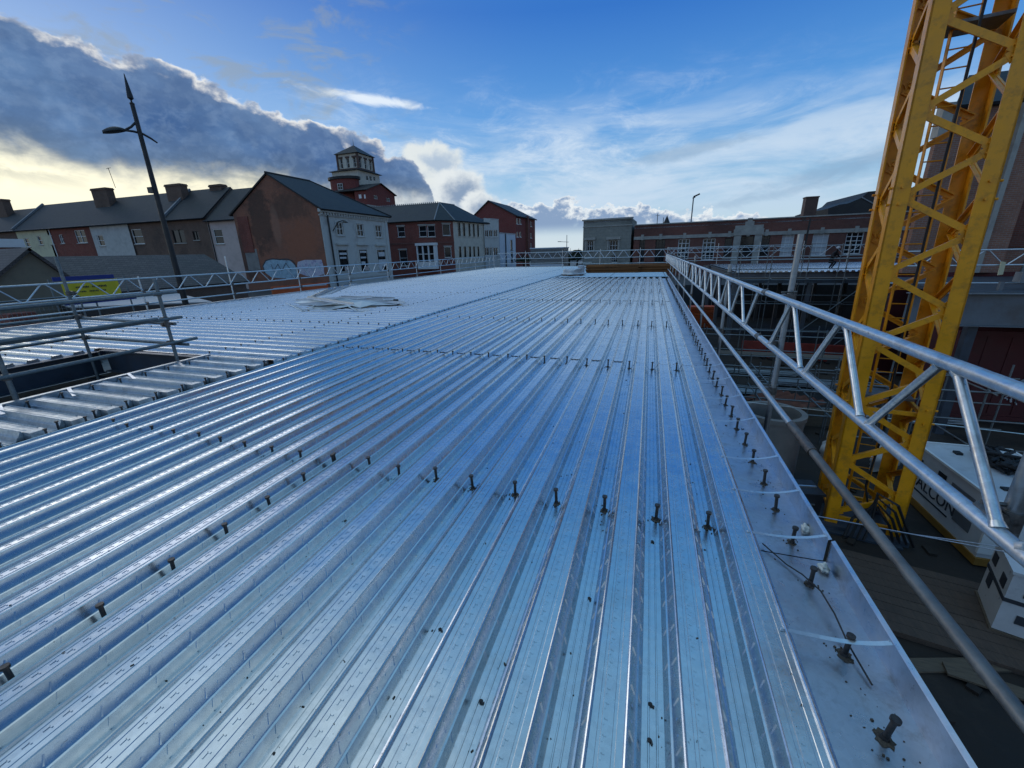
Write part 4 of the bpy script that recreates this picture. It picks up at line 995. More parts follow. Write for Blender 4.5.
# red apartment block ---------------------------------------------------------------------------------
ap = thing('apartment_block', (-30, 100, ST), 'tall plain red brick apartment block with blank gable beyond the white blocks', 'building')
g0, gm, g1 = atY(472, 211, 91.), atY(488.5, 201, 91.), atY(515.8, 215.5, 91.)
Ax, Bx = g0.x, g1.x; ez = g1.z
ye = atX(535, 220, Bx+.7).y
P0, P1, P2 = (Ax, 91.), (Bx, 91.), (Bx+.7, ye)
wz = rects(P1, P2, [(516.4, 218.5, 518.4, 224), (519.4, 218.7, 521.2, 224.2), (516.6, 232, 518.4, 237), (519.5, 232, 521.2, 237), (526.3, 221, 527.6, 226), (530.4, 221.5, 531.6, 226.4), (526.3, 233, 527.6, 238), (530.4, 233, 531.6, 238), (526.3, 243, 527.6, 248), (530.4, 243, 531.6, 248)])
b = MB(); facade(b, P0, P1, ST, ez); b.poly((Ax, 91, ez), (Bx, 91, ez), (gm.x, 91, gm.z)); facade(b, P1, P2, ST, ez, wz); facade(b, P2, (Ax, ye), ST, ez); facade(b, (Ax, ye), P0, ST, ez); b.build('wall', M['brick_apt'], ap, fix=False)
for o in wz: window(ap, P1, P2, o, 'frame', 1, 1, sm='frame')
b = MB(); slab(b, [(Bx+.5, 90.7, ez-.1), (Bx+1.2, ye+.3, ez-.1), (gm.x+.4, ye+.3, gm.z+.15), (gm.x, 90.7, gm.z+.15)], .2); slab(b, [(Ax-.4, 90.7, g0.z-1.5), (gm.x, 90.7, gm.z+.15), (gm.x+.4, ye+.3, gm.z+.15), (Ax-.4, ye+.3, g0.z-1.5)], .2); b.build('roof', M['slate_dark'], ap)
b = MB(); b.bb(Bx-.3, Bx+.9, 97.5, 98.4, ST, ez+.25); b.build('pier', M['brick_dark'], ap)
b = MB(); facade(b, (Bx+.5, 99), (Bx+.9, ye), ST, .9); b.build('plinth', M['cream'], ap)

# brick tower with cream lantern ---------------------------------------------------------------------
tw = thing('tower_building', (-68, 92, ST), 'red brick and cream stepped tower with arched lantern and pyramid roof behind the gable', 'tower')
def at(x, y): return atY(x, y, 90.)
cx1 = at(357, 155).x; cx0 = at(337, 156).x; s = cx1-cx0; d2 = atX(372.5, 160, cx1).y-90; zt = at(357, 152.5).z; zb = at(360, 169).z; za = zt+1.6
b = MB(); x0, x1, y0, y1 = cx0, cx1, 90., 90.+d2
ow = s/4.2; arch = []
for P0, P1, w in (((x0, y0), (x1, y0), s), ((x1, y0), (x1, y1), d2)):
    arch += [(P0, P1, (w*(k+.28)/3, w*(k+.72)/3, zb+.5, zt-.9)) for k in range(3)]
facade(b, (x0, y0), (x1, y0), zb-.2, zt, [a[2] for a in arch[:3]], .3); facade(b, (x1, y0), (x1, y1), zb-.2, zt, [a[2] for a in arch[3:]], .3); facade(b, (x1, y1), (x0, y1), zb-.2, zt); facade(b, (x0, y1), (x0, y0), zb-.2, zt)
b.build('lantern', M['cream'], tw, fix=False)
for P0, P1, o in arch:
    w = window(tw, P0, P1, o, 'frame', 1, 2, False, depth=.3)
b = MB()
for x, y in ((x0, y0), (x1, y0), (x1, y1), (x0, y1)): b.bb(x-.22, x+.22, y-.22, y+.22, zb-.1, zt)
b.bb(x0-.25, x1+.25, y0-.25, y1+.25, zb+.1, zb+.35)
for P0, P1, o in arch: band(b, P0, P1, o[0]-.15, o[1]+.15, o[3], o[3]+.35, .12)
b.build('lantern_frame', M['brown_iron'], tw)
b = MB(); ov = .55; ap_ = V((x0+x1)/2, (y0+y1)/2, atY(353, 145.3, 90+d2/2).z)
cs = [V(x0-ov, y0-ov, zt), V(x1+ov, y0-ov, zt), V(x1+ov, y1+ov, zt), V(x0-ov, y1+ov, zt)]
b.add(cs+[ap_], [(0, 1, 4), (1, 2, 4), (2, 3, 4), (3, 0, 4), (3, 2, 1, 0)]); r = b.build('lantern_roof', M['slate_dark'], tw)
b = MB(); b.tube(ap_-V(0, 0, .2), ap_+V(0, 0, 1.3), .06, 6, .02); b.build('finial', M['brown_iron'], r)
mx0, mx1 = at(335, 175).x, at(361, 175).x; my1 = atX(379.5, 178, mx1).y; mt = at(361, 169.8).z; mb = at(362, 190).z-1
ops = rects((mx1, 89.), (mx1, my1), [(366, 175.5, 368.5, 180.5), (369.5, 176, 372, 181), (373.3, 176.5, 375.6, 181)])
b = MB(); facade(b, (mx0, 89.), (mx1, 89.), ST, mt); facade(b, (mx1, 89.), (mx1, my1), ST, mt, ops); facade(b, (mx1, my1), (mx0, my1), ST, mt); facade(b, (mx0, my1), (mx0, 89.), ST, mt); b.build('stage', M['cream'], tw, fix=False)
for o in ops: window(tw, (mx1, 89.), (mx1, my1), o, 'frame', 1, 1, False)
b = MB(); b.add([V(mx0-.6, 88.4, mt-.1), V(mx1+.6, 88.4, mt-.1), V(mx1+.6, my1+.6, mt-.1), V(mx0-.6, my1+.6, mt-.1), V(x0-.1, y0-.1, zb+.2), V(x1+.1, y0-.1, zb+.2), V(x1+.1, y1+.1, zb+.2), V(x0-.1, y1+.1, zb+.2)], [(0,1,5,4),(1,2,6,5),(2,3,7,6),(3,0,4,7),(3,2,1,0),(4,5,6,7)]); b.build('skirt_roof', M['slate_dark'], tw)
# rounded brick wing on the left
wl, wr, wt = atY(331, 180, 87.2).x, atY(357.5, 180, 87.2).x, atY(345, 178.5, 85.5).z
b = MB(); rw = (wr-wl)/2; cxw = (wl+wr)/2; b.prism([(cxw+rw*cos(t), 85.+rw*.55*sin(t)+2.2, ST) for t in [2*pi*i/20 for i in range(20)]], (0, 0, wt-ST)); b.build('round_wing', M['brick_apt'], tw)
b = MB(); b.prism([(cxw+(rw+.5)*cos(t), 85.+(rw+.5)*.55*sin(t)+2.2, wt) for t in [2*pi*i/20 for i in range(20)]], (0, 0, .55)); b.build('round_wing_roof', M['slate_dark'], tw)
yy = 85.+2.2-rw*.55
o = rects((wl, yy), (wr, yy), [(338, 183.5, 343.2, 190)])[0]; window(tw, (wl, yy-.1), (wr, yy-.1), o, 'frame', 2, 2, False, depth=.02)
# gabled brick wing on the right
gx = atY(354, 190, 84.).x; gA, gB = atX(372, 196, atY(372, 196, 84).x), None
xe = atY(366, 190, 84.).x; P0 = (gx, 84.); P1 = (xe, 84.); yb = atX(394.5, 196, xe).y; ze = atX(394.5, 195, xe).z; za = atX(380.5, 184.2, xe).z; ym = atX(380.5, 190, xe).y
b = MB(); facade(b, P0, P1, ST, ze); o2 = rects(P1, (xe, yb), [(374, 195.5, 377.5, 199), (386.5, 198, 390, 201.5)])
facade(b, P1, (xe, yb), ST, ze, o2); b.poly((xe, 84., ze), (xe, yb, ze), (xe, ym, za)); facade(b, (xe, yb), (gx-6, yb), ST, ze); facade(b, (gx-6, yb), (gx-6, 84.), ST, ze); b.build('gabled_wing', M['brick_apt'], tw, fix=False)
for o in o2: window(tw, P1, (xe, yb), o, 'frame', 1, 1, False)
o3 = rects(P0, P1, [(359, 194.5, 361.5, 198.5), (364.2, 194.5, 365.6, 198.5)])
for o in o3: panel(tw, 'window', P0, P1, o, 'frame', .05)
b = MB(); slab(b, [(xe+.4, 83.5, ze-.1), (xe+.4, ym, za+.2), (gx-6, ym, za+.2), (gx-6, 83.5, ze-.1)]); slab(b, [(xe+.4, yb+.5, ze-.1), (gx-6, yb+.5, ze-.1), (gx-6, ym, za+.2), (xe+.4, ym, za+.2)]); b.build('gabled_wing_roof', M['slate_dark'], tw)
b = MB(); band(b, P1, (xe, yb), 0, yb-84, ze-3.4, ze-3.1, .1); band(b, P0, P1, 0, xe-gx, ze-3.4, ze-3.1, .1); b.build('string_course', M['stone_plain'], tw)

# stone block and long factory at the far end -----------------------------------------------------------
sb = thing('stone_building', (-6, 62, ST), 'grey ashlar stone end block with parapet at the left end of the long brick factory', 'building')
P0, P1 = (atY(583.5, 222, 58.6).x, 58.6), (atY(632.4, 217, 57.4).x, 57.4); zp = atY(607, 219.5, 58.).z
ops = rects(P0, P1, [(587, 241, 593, 251), (609, 240.5, 617.6, 250.3), (610.5, 255.5, 617, 262.5)])
PB = [(P1[0]+.3, 66.), (P0[0]-.4, 66.)]
b = MB(); facade(b, P0, P1, ST, zp, ops, .3); facade(b, P1, PB[0], ST, zp); facade(b, PB[0], PB[1], ST, zp); facade(b, PB[1], P0, ST, zp); b.build('wall', M['stone'], sb, fix=False)
for o in ops: window(sb, P0, P1, o, 'frame', 3, 2, sm='stone_plain', depth=.3, fw=.06)
b = MB(); Ls = (V(*P1, 0)-V(*P0, 0)).length
band(b, P0, P1, -.15, Ls+.15, zp-.05, zp+.14, .14); band(b, P0, P1, -.05, Ls+.05, zp-.85, zp-.72, .07)
for o in ops[:2]: band(b, P0, P1, o[0]-.35, o[1]+.35, o[3]+.12, o[3]+.42, .22); band(b, P0, P1, o[0]-.25, o[0]-.03, o[2]-.1, o[3]+.12, .08); band(b, P0, P1, o[1]+.03, o[1]+.25, o[2]-.1, o[3]+.12, .08)
b.build('cornice', M['stone_plain'], sb)
b = MB(); b.prism([(P0[0], P0[1], zp-.3), (P1[0], P1[1], zp-.3), (*PB[0], zp-.3), (*PB[1], zp-.3)], (0, 0, .1)); b.build('roof', M['flat_roof'], sb)

fc = thing('factory_building', (11, 58, ST), 'long low dark brick factory with pale stone band and tall gridded windows', 'building')
P0, P1 = (P1[0]+.35, 57.3), (32., 52.3); zp = onplane(720, 221.2, P0, P1)[1]
FL = (V(*P1, 0)-V(*P0, 0)).length
wpx = [(639, 239.5, 644.5, 262, 0), (655, 239.5, 664.5, 262, 0), (677.5, 239, 689, 261, 1), (702, 238.5, 714.5, 260, 1), (724, 238, 731.5, 258, 0), (740, 236, 753, 257, 2), (760.5, 235.5, 769, 256, 0), (781, 234.5, 793, 256, 3), (811.5, 233.5, 827.5, 256, 3), (845, 232, 862.5, 254, 1), (886, 231, 900, 252, 1), (915, 230, 930, 251, 0)]
ops = rects(P0, P1, [w[:4] for w in wpx])
b = MB(); facade(b, P0, P1, ST, zp, ops, .25); facade(b, P1, (33, 66), ST, zp); facade(b, (33, 66), (P0[0], 66), ST, zp); facade(b, (P0[0], 66), P0, ST, zp); b.build('wall', M['brick_dark'], fc, fix=False)
for o, w in zip(ops, wpx):
    k = w[4]; window(fc, P0, P1, o, 'black' if k in (0, 2) else 'frame', 3 if k != 2 else 1, 5 if k != 2 else 2, depth=.25, sm='stone_plain', fw=.09 if k == 1 else .07, glass='poster_pale' if k == 3 else 'glass')
z1_ = onplane(700, 234.3, P0, P1)[1]; z0_ = onplane(700, 237.6, P0, P1)[1]; cw = ops[5]
b = MB(); band(b, P0, P1, 0, cw[0]-.8, z0_, z1_, .10); band(b, P0, P1, cw[1]+.8, FL, z0_, z1_, .10)
for o in ops:
    um = (o[0]+o[1])/2; band(b, P0, P1, um-.16, um+.16, z0_-.05, z1_+.22, .16)
band(b, P0, P1, 0, FL, zp-.02, zp+.1, .10); b.build('stone_band', M['stone_plain'], fc)
b = MB(); band(b, P0, P1, cw[0]-.75, cw[0]-.02, ST, cw[3]+.1, .16); band(b, P0, P1, cw[1]+.02, cw[1]+.75, ST, cw[3]+.1, .16); band(b, P0, P1, cw[0]-.85, cw[1]+.85, cw[3]+.1, cw[3]+.75, .22); band(b, P0, P1, cw[0]-.75, cw[1]+.75, cw[3]+.75, cw[3]+1.15, .12); band(b, P0, P1, cw[0]+.2, cw[1]-.2, cw[3]+1.15, cw[3]+1.55, .12); band(b, P0, P1, (cw[0]+cw[1])/2-.25, (cw[0]+cw[1])/2+.25, cw[3]+1.55, cw[3]+1.9, .1)
b.build('doorway_surround', M['stone_plain'], fc)
b = MB(); b.prism([(P0[0], P0[1], zp-.4), (*P1, zp-.4), (33, 66, zp-.4), (P0[0], 66, zp-.4)], (0, 0, .1)); b.build('roof', M['flat_roof'], fc)
fl0, fl1 = atY(804.5, 217, 54.2), atY(815, 197, 54.2)
fl = thing('flue', (fl0.x+.4, 54., zp-.3), 'brown boxy flue standing above the parapet of the brick factory', 'flue')
b = MB(); b.bb(fl0.x, fl0.x+1.15, 54.7, 55.7, zp-.35, fl1.z); b.bb(fl0.x-.05, fl0.x+1.2, 54.65, 55.75, fl1.z, fl1.z+.12); b.build('casing', M['brown_iron'], fl)
b = MB(); b.tube((fl0.x+.5, 53.95, zp-.2), (fl0.x+.42, 53.9, -.2), .09, 8); b.build('pipe', M['black'], fl, smooth=40)
m0 = atY(691, 222.5, 57); mt_ = atY(690.2, 197, 57)
ms = thing('mast', (m0.x, 57, zp-.4), 'thin roof mast with a small angled camera on top of the brick factory', 'mast')
b = MB(); b.tube((m0.x, 57, zp-.4), (m0.x, 57, mt_.z), .07, 8); b.build('pole', M['tube_old'], ms)
b = MB(); b.bar((m0.x, 57, mt_.z), (m0.x+.65, 57, mt_.z+.28), .22, .16); b.bar((m0.x-.1, 57, mt_.z-.15), (m0.x+.2, 57, mt_.z-.05), .1, .1); b.build('camera_head', M['black'], ms)
for px, pt, lab in ((657.2, 213.5, 'thinner roof aerial left of the mast, with a short crossbar'), (663.2, 217.5, 'short bare roof rod next to the distant spire')):
    q = atY(px, 222, 58); h = atY(px, pt, 58).z
    b = MB(); b.tube((q.x, 58, zp-.4), (q.x, 58, h), .04, 6); b.tube((q.x-.25, 58, h-.25), (q.x+.25, 58, h-.25), .02, 6) if px < 660 else None
    tag(b.build('roof_aerial', M['black']), lab, 'aerial')
q = atY(666.5, 224, 230); h = atY(667.2, 216, 230).z
sp_ = thing('church_spire', (q.x, 230, ST), 'tiny pointed church spire far behind the brick factory roof', 'spire')
b = MB(); b.bb(q.x-1.9, q.x+1.9, 228.1, 231.9, ST, 12); b.build('belfry', M['stone'], sp_)
b = MB(); b.lathe((q.x, 230, 12), [(2.0, 0), (.15, h-12), (0.02, h-11.4)], 8); b.build('spire', M['slate_dark'], sp_)
# dark roofed hall behind the factory, right
hl = thing('hall_building', (34, 76, ST), 'dark stepped slate roof of a hall rising behind the right end of the factory', 'building')
prof = [atY(x, y, 70.) for x, y in ((828, 218), (828, 208.5), (840, 204.5), (848, 203.5), (862, 197.5), (868.5, 191.5), (880, 190.5))]
pts = [(p.x, 70., p.z) for p in prof]+[(44, 70., prof[-1].z), (44, 70., prof[0].z-1.2), (prof[0].x, 70., prof[0].z-1.2)]
b = MB(); b.prism(pts, (0, 14, 0)); b.build('roof', M['slate_dark'], hl)
b = MB(); b.bb(prof[0].x+.2, 43.8, 70.2, 83.8, ST, prof[0].z-1.2); b.build('wall', M['brick_dark'], hl)
b = MB(); b.bar((prof[4].x, 69.95, prof[4].z), (prof[4].x+2.2, 69.95, prof[4].z-1.3), .1, .12); b.build('hip_flashing', M['lead'], hl)

# market hall behind the crane -----------------------------------------------------------------------
mh = thing('market_hall', (18, 28, G), 'tall brick hall with pale vertical piers and slate roof edge behind the yellow crane', 'building')
xl = atY(917, 200, 24.).x; z1 = atY(1012, 101, 24.).z; z2 = atY(960, 84, 25.6).z
b = MB(); b.prism([(xl, 24, .2), (34, 24, .2), (34, 34, .2), (xl+6, 34, .2)], (0, 0, z1-.2)); b.bb(xl, xl+.9, 23.7, 24, .2, atY(921, 140, 24).z)
for k in range(9): b.bb(xl+2.6+k*2.6, xl+3.3+k*2.6, 23.55, 24, .2, z1-.2)
b.build('wall', M['brick_tall'], mh)
b = MB()
for k in range(9): b.bb(xl+2.42+k*2.6, xl+2.6+k*2.6, 23.5, 24, .2, z1-.15)
b.bb(xl-.06, xl+.3, 23.6, 24.1, atY(921, 140, 24).z, z1+.1)
b.build('stone_pier', M['stone_plain'], mh)
b = MB(); slab(b, [(xl+.35, 23.75, z1), (34, 23.75, z1), (34, 26.8, z2+.6), (xl+2.0, 26.8, z2+.6)], .12); b.prism([(xl+2.1, 26.8, z1), (34, 26.8, z1), (34, 34, z1), (xl+6, 34, z1)], (0, 0, z2+.5-z1)); b.build('roof', M['slate_dark'], mh)
b = MB()
for k in range(9): b.bb(xl+3.5+k*2.6, xl+4.9+k*2.6, 23.93, 23.99, 1.2, z1-1.1)
b.build('recessed_panel', M['brick_dark'], mh)
b = MB(); b.bb(xl, 34, 24, 24.3, G, .2); tag(b.build('base_wall', M['red_paint'], mh), label='dark red painted base wall')
b = MB(); b.tube((14.9, 23.5, 3.2), (14.9, 23.5, .2), .06, 8); b.build('downpipe', M['tube_old'], mh)

# grey clad block and trees in the gap at the far end ---------------------------------------------------
q0, q1 = atY(530.5, 249, 62.), atY(563.5, 249, 62.)
gc = thing('clad_building', ((q0.x+q1.x)/2, 64, ST), 'low grey louvred block with pale rim in the gap between apartments and stone block', 'building')
b = MB(); b.bb(q0.x, q1.x, 62, 66, ST, q0.z); b.build('wall', M['steel_grey'], gc)
b = MB()
for k in range(9): b.bb(q0.x+.1, q1.x-.1, 61.95, 61.998, -.3+k*.24, -.14+k*.24)
b.build('louvres', M['concrete'], gc)
b = MB(); b.bb(q0.x-.08, q1.x+.08, 61.92, 66.1, q0.z, q0.z+.14); b.bb(q0.x-.08, q1.x+.08, 61.9, 61.99, -.62, -.36); b.build('rim', M['bluewhite'], gc)
rt_ = random.Random(9)
for px, lab, hh in ((523.5, 'small dark tree showing above the rail at the foot of the red apartments', -.9), (569, 'dark bushy tree right of the grey louvred block', -.5), (577, 'taller dark tree touching the left edge of the stone block', .1)):
    q = atY(px, 255, 75.)
    tr = thing('tree', (q.x, 75, ST), lab, 'tree', 'trees in the gap at the far end')
    b = MB(); b.path([(q.x, 75, ST), (q.x+.1, 75, ST+1.5), (q.x-.1, 75.1, ST+3)], [.2, .15, .07], 7)
    for k in range(6):
        a = k*1.05; b.path([(q.x, 75, ST+1.3+.2*k), (q.x+.8*cos(a), 75+.8*sin(a), ST+2.2+.3*k)], [.08, .02], 5)
    b.build('trunk', M['bark'], tr)
    b = MB()
    for _ in range(900):
        u = rt_.gauss(0, .5); v = rt_.gauss(0, .5); w = rt_.random()**.8
        r_ = 1.6*(1-.75*w)+.3; c0 = V(q.x+u*r_, 75+v*r_, ST+1.6+w*(1.6+hh)); s_ = rt_.uniform(.08, .2)
        a = V(rt_.gauss(0, 1), rt_.gauss(0, 1), rt_.gauss(0, 1)).normalized(); d = a.orthogonal().normalized(); e_ = a.cross(d)
        b.poly(c0-d*s_, c0+e_*s_*.7, c0+d*s_, c0-e_*s_*.7)
    b.build('crown', M['leaf'], tr, fix=False)
q = atY(566.5, 262, 70.)
sl = thing('street_lamp', (q.x, 70, ST), 'thin distant double-arm street lamp in the gap beside the stone block', 'street lamp')
zt = atY(566, 235, 70.).z
b = MB(); b.tube((q.x, 70, ST), (q.x, 70, zt), .07, 8, .045); b.build('pole', M['tube_old'], sl)
b = MB(); b.tube((q.x-1.0, 70, zt-1.0), (q.x+.3, 70, zt-1.1), .035, 6); b.bar((q.x-1.5, 70, zt-.98), (q.x-.95, 70, zt-1.0), .12, .1); b.build('lamp_arm', M['tube_old'], sl)
# ------------------------------------------------------------------ left street things
# street lamp with spike finial
D = 24.
base = atD(178, 275, D); top = atD(133.4, 105, D); tip = atD(126.6, 74, D)
lp = thing('street_lamp', (base.x, base.y, ST), 'tall black street lamp with spike finial and one curved side lantern rising above the terrace', 'street lamp')
b = MB(); b.tube((base.x, base.y, ST), (base.x, base.y, 2.5), .13, 14, .105); b.tube((base.x, base.y, 2.5), (base.x, base.y, top.z), .105, 14, .075); b.tube((base.x, base.y, ST), (base.x, base.y, ST+1.2), .18, 14, .17); b.build('pole', M['black'], lp, smooth=40)
b = MB(); b.lathe((base.x, base.y, top.z), [(.075, 0), (.085, .05), (.03, .10), (.03, .16), (.10, .22), (.095, .32), (.06, (tip.z-top.z)*.6), (.012, tip.z-top.z)], 12); b.build('finial', M['black'], lp, smooth=30)
qs = [atD(x, y, D) for x, y in ((157.5, 143), (151, 138.5), (143, 134), (134, 131.5), (126, 130.5), (121, 131))]
b = MB(); b.path(qs, [.03, .04, .045, .045, .04, .04], 8); b.path([atD(x, y, D) for x, y in ((124, 130.5), (131, 127), (136, 122))], .04, 8); b.build('lamp_arm', M['black'], lp, smooth=50)
h0, h1 = atD(124.5, 130.5, D), atD(102.5, 132.5, D); ax = (h1-h0); n = 9; b = MB(); ring = []
for i in range(n):
    t = i/(n-1); c0 = h0+ax*t; w = .05+.20*sin(pi*min(1, t*.9+.08))**.8; hh = .03+.14*sin(pi*min(1, t*.8+.1))
    side = V(-ax.y, ax.x, 0).normalized()
    ring.append([c0+side*w*cos(a)+V(0, 0, max(-.03, hh*sin(a))) for a in [2*pi*k/12 for k in range(12)]])
vs = [v for r_ in ring for v in r_]; fs = [(i*12+k, i*12+(k+1) % 12, (i+1)*12+(k+1) % 12, (i+1)*12+k) for i in range(n-1) for k in range(12)]+[tuple(range(11, -1, -1)), tuple(range((n-1)*12, n*12))]
b.add(vs, fs); b.build('lantern', M['black'], lp, smooth=50)
b = MB(); b.box((base.x-.12, base.y-.05, atD(153, 190, D).z), (.3, .16, .22)); b.build('sensor_box', M['black'], lp)
# site cabin with pale flat roof
zc = -.45; ps = [atZ(70, 307, zc), atZ(212, 301.5, zc), atZ(170, 291.5, zc), atZ(40, 298, zc)]
cbn = thing('site_cabin', ((ps[0].x+ps[2].x)/2, (ps[0].y+ps[2].y)/2, ST), 'low site cabin with pale flat roof and deep black fascia beside the left deck', 'cabin')
b = MB(); b.prism([(p.x, p.y, zc-.06) for p in ps], (0, 0, .06)); b.build('roof', M['flat_roof'], cbn)
cen = sum(ps, V(0, 0, 0))/4
b = MB(); b.prism([(p.x*.995+cen.x*.005, p.y*.995+cen.y*.005, zc-.55) for p in ps], (0, 0, .488)); b.build('fascia', M['black'], cbn)
b = MB(); b.prism([(p.x*.96+cen.x*.04, p.y*.96+cen.y*.04, ST) for p in ps], (0, 0, zc-.55-ST)); b.build('wall', M['steel_grey'], cbn)
# yellow banner on a fence
x0 = -22.
y0, y1 = atX(61, 285, x0).y, atX(119, 285, x0).y; zb_, zt = atX(90, 297, x0).z, atX(90, 280, x0).z
bn = thing('banner', (x0, (y0+y1)/2, ST), 'yellow banner with blurred dark lettering and blue top strip tied to a street fence', 'banner')
b = MB(); n = 16; vs = []
for i in range(n+1):
    t = i/n; y = y0+(y1-y0)*t; w = .03*sin(t*19)
    for z in (zb_+.05*sin(t*7), zt): vs.append((x0+w, y, z))
b.add(vs, [(2*i, 2*i+2, 2*i+3, 2*i+1) for i in range(n)]); ob = b.build('sheet', M['banner_yellow'], bn, fix=False)
b = MB(); 
for i, (a, c_, zz, hh) in enumerate(((.22, .32, .62, .12), (.34, .48, .62, .12), (.50, .57, .62, .12), (.60, .78, .62, .12), (.12, .24, .36, .09), (.27, .4, .36, .09), (.43, .62, .36, .09), (.65, .74, .36, .09))):
    for k in range(int((c_-a)/.028)):
        u = a+k*.028; yy = y0+(y1-y0)*u
        b.box((x0+.045, yy, zb_+(zt-zb_)*zz), (.01, (y1-y0)*.016, (zt-zb_)*hh*(.7+.3*((k*7) % 3)/2)))
b.build('lettering', M['ink'], ob)
b = MB(); b.bb(x0-.02, x0+.02, y0-.2, y1-.1, zt+.02, zt+.18); b.bb(x0-.02, x0+.02, y0-.1, y1+.5, zb_-.25, zb_-.05); b.build('blue_strip', M['banner_blue'], bn)
b = MB()
for y in (y0-.3, (y0+y1)/2, y1+.3): b.tube((x0-.06, y, ST), (x0-.06, y, zt+.1), .03, 8)
b.tube((x0-.06, y0-.3, zt), (x0-.06, y1+.3, zt), .02, 6); b.build('fence_posts', M['tube_old'], bn)
# wire mesh panel
q0, q1 = atX(4, 312, -17.5), atX(66, 306, -17.5)
mf = thing('mesh_fence', (-17.5, (q0.y+q1.y)/2, ST), 'wire mesh fence panel at the far left, in front of the dark car', 'fence')
b = MB(); zt = atX(40, 299, -17.5).z
for k in range(30): y = q0.y-1.2+(q1.y-q0.y+1.6)*k/29; b.tube((-17.5, y, ST+.2), (-17.5, y, zt), .006, 4)
for k in range(14): z = ST+.2+(zt-ST-.2)*k/13; b.tube((-17.5, q0.y-1.2, z), (-17.5, q1.y+.4, z), .006, 4)
b.build('mesh', M['tube_old'], mf)
b = MB(); b.tube((-17.5, q0.y-1.2, ST), (-17.5, q0.y-1.2, zt), .025, 8); b.tube((-17.5, q1.y+.4, ST), (-17.5, q1.y+.4, zt), .025, 8); b.tube((-17.5, q0.y-1.2, zt), (-17.5, q1.y+.4, zt), .025, 8); b.build('frame', M['tube_old'], mf)
# parked car (mostly hidden behind the rails)
def car(cx, cy, m, label, L_=4.3):
    t = thing('parked_car', (cx, cy, ST), label, 'car')
    prof = [(-2.15, .35), (-2.13, .75), (-1.95, .88), (-1.2, .98), (-.55, 1.42), (-.1, 1.47), (.9, 1.45), (1.7, 1.05), (2.1, .95), (2.15, .6), (2.12, .3)]
    b = MB(); vs = []
    for s_, w in ((-1, .86), (1, .86)):
        for u, z in prof: vs.append((cx+s_*(w-(.16 if z > 1.2 else 0)), cy+u, ST+z))
    n_ = len(prof); fs = [(i, i+1, n_+i+1, n_+i) for i in range(n_-1)]+[(n_-1, 0, n_, 2*n_-1), tuple(range(n_)), tuple(range(2*n_-1, n_-1, -1))]
    b.add(vs, fs); b.build('body', M[m], t, smooth=35)
    b = MB()
    for s_ in (-1, 1): b.prism([(cx+s_*(.80-.09*(z > 1.2)+.05), cy+u, ST+z) for u, z in ((-1.0, 1.02), (-.5, 1.36), (.85, 1.38), (1.45, 1.06))], (s_*.02, 0, 0))
    b.build('side_window', M['glass'], t)
    for u in (-1.35, 1.35):
        for s_ in (-1, 1):
            b = MB(); b.tube((cx+s_*.72, cy+u, ST+.32), (cx+s_*.90, cy+u, ST+.32), .32, 18); w = b.build('wheel', M['rubber'], t, smooth=40)
            b = MB(); b.tube((cx+s_*.88, cy+u, ST+.32), (cx+s_*.915, cy+u, ST+.32), .2, 12); b.build('rim', M['tube'], w, smooth=40)
    return t
car(-18.8, 7.0, 'car_dark', 'dark blue parked car whose roof shows between the rails at the far left')
q = atZ(17, 313, -.5)
pb = thing('brick_pallet', (q.x, q.y, ST), 'stack of reddish bricks on a pallet at the far left behind the rails', 'pallet')
b = MB(); b.box((q.x, q.y, (-.5+ST+.14)/2), (.9, .9, -.5-ST-.14)); b.build('bricks', M['brick_red'], pb)
b = MB()
for k in range(5): b.box((q.x, q.y-.4+.2*k, ST+.125), (.95, .12, .025))
for k in range(3): b.box((q.x-.4+.4*k, q.y, ST+.056), (.1, .95, .11))
b.build('pallet', M['wood'], pb)
# orange barriers on the street
for k, (px, lab) in enumerate(((285, 'orange street barrier seen over the deck edge, left one below the gable'), (313, 'orange street barrier under the graffiti, right one partly behind the pile of sheets'))):
    a, c_ = atZ(px-14, 286.8-2.5*k, -.85), atZ(px+14, 284.6-2.5*k, -.85)
    t = thing('barrier', ((a.x+c_.x)/2, (a.y+c_.y)/2, ST), lab, 'barrier')
    d = (c_-a).normalized(); up = V(0, 0, 1)
    b = MB(); m_ = V((a.x+c_.x)/2, (a.y+c_.y)/2, 0); ln = (c_-a).length; rz = atan2(d.y, d.x)
    b.box((m_.x, m_.y, -1.28), (ln, .16, .86), rz); b.box((m_.x, m_.y, ST+.06), (ln*.9, .45, .12), rz); b.build('panel', M['orange'], t)
    b = MB(); b.box((m_.x-d.y*-.0, m_.y, -1.05), (ln*.9, .19, .16), rz); b.build('reflective_strip', M['poster_pale'], t)
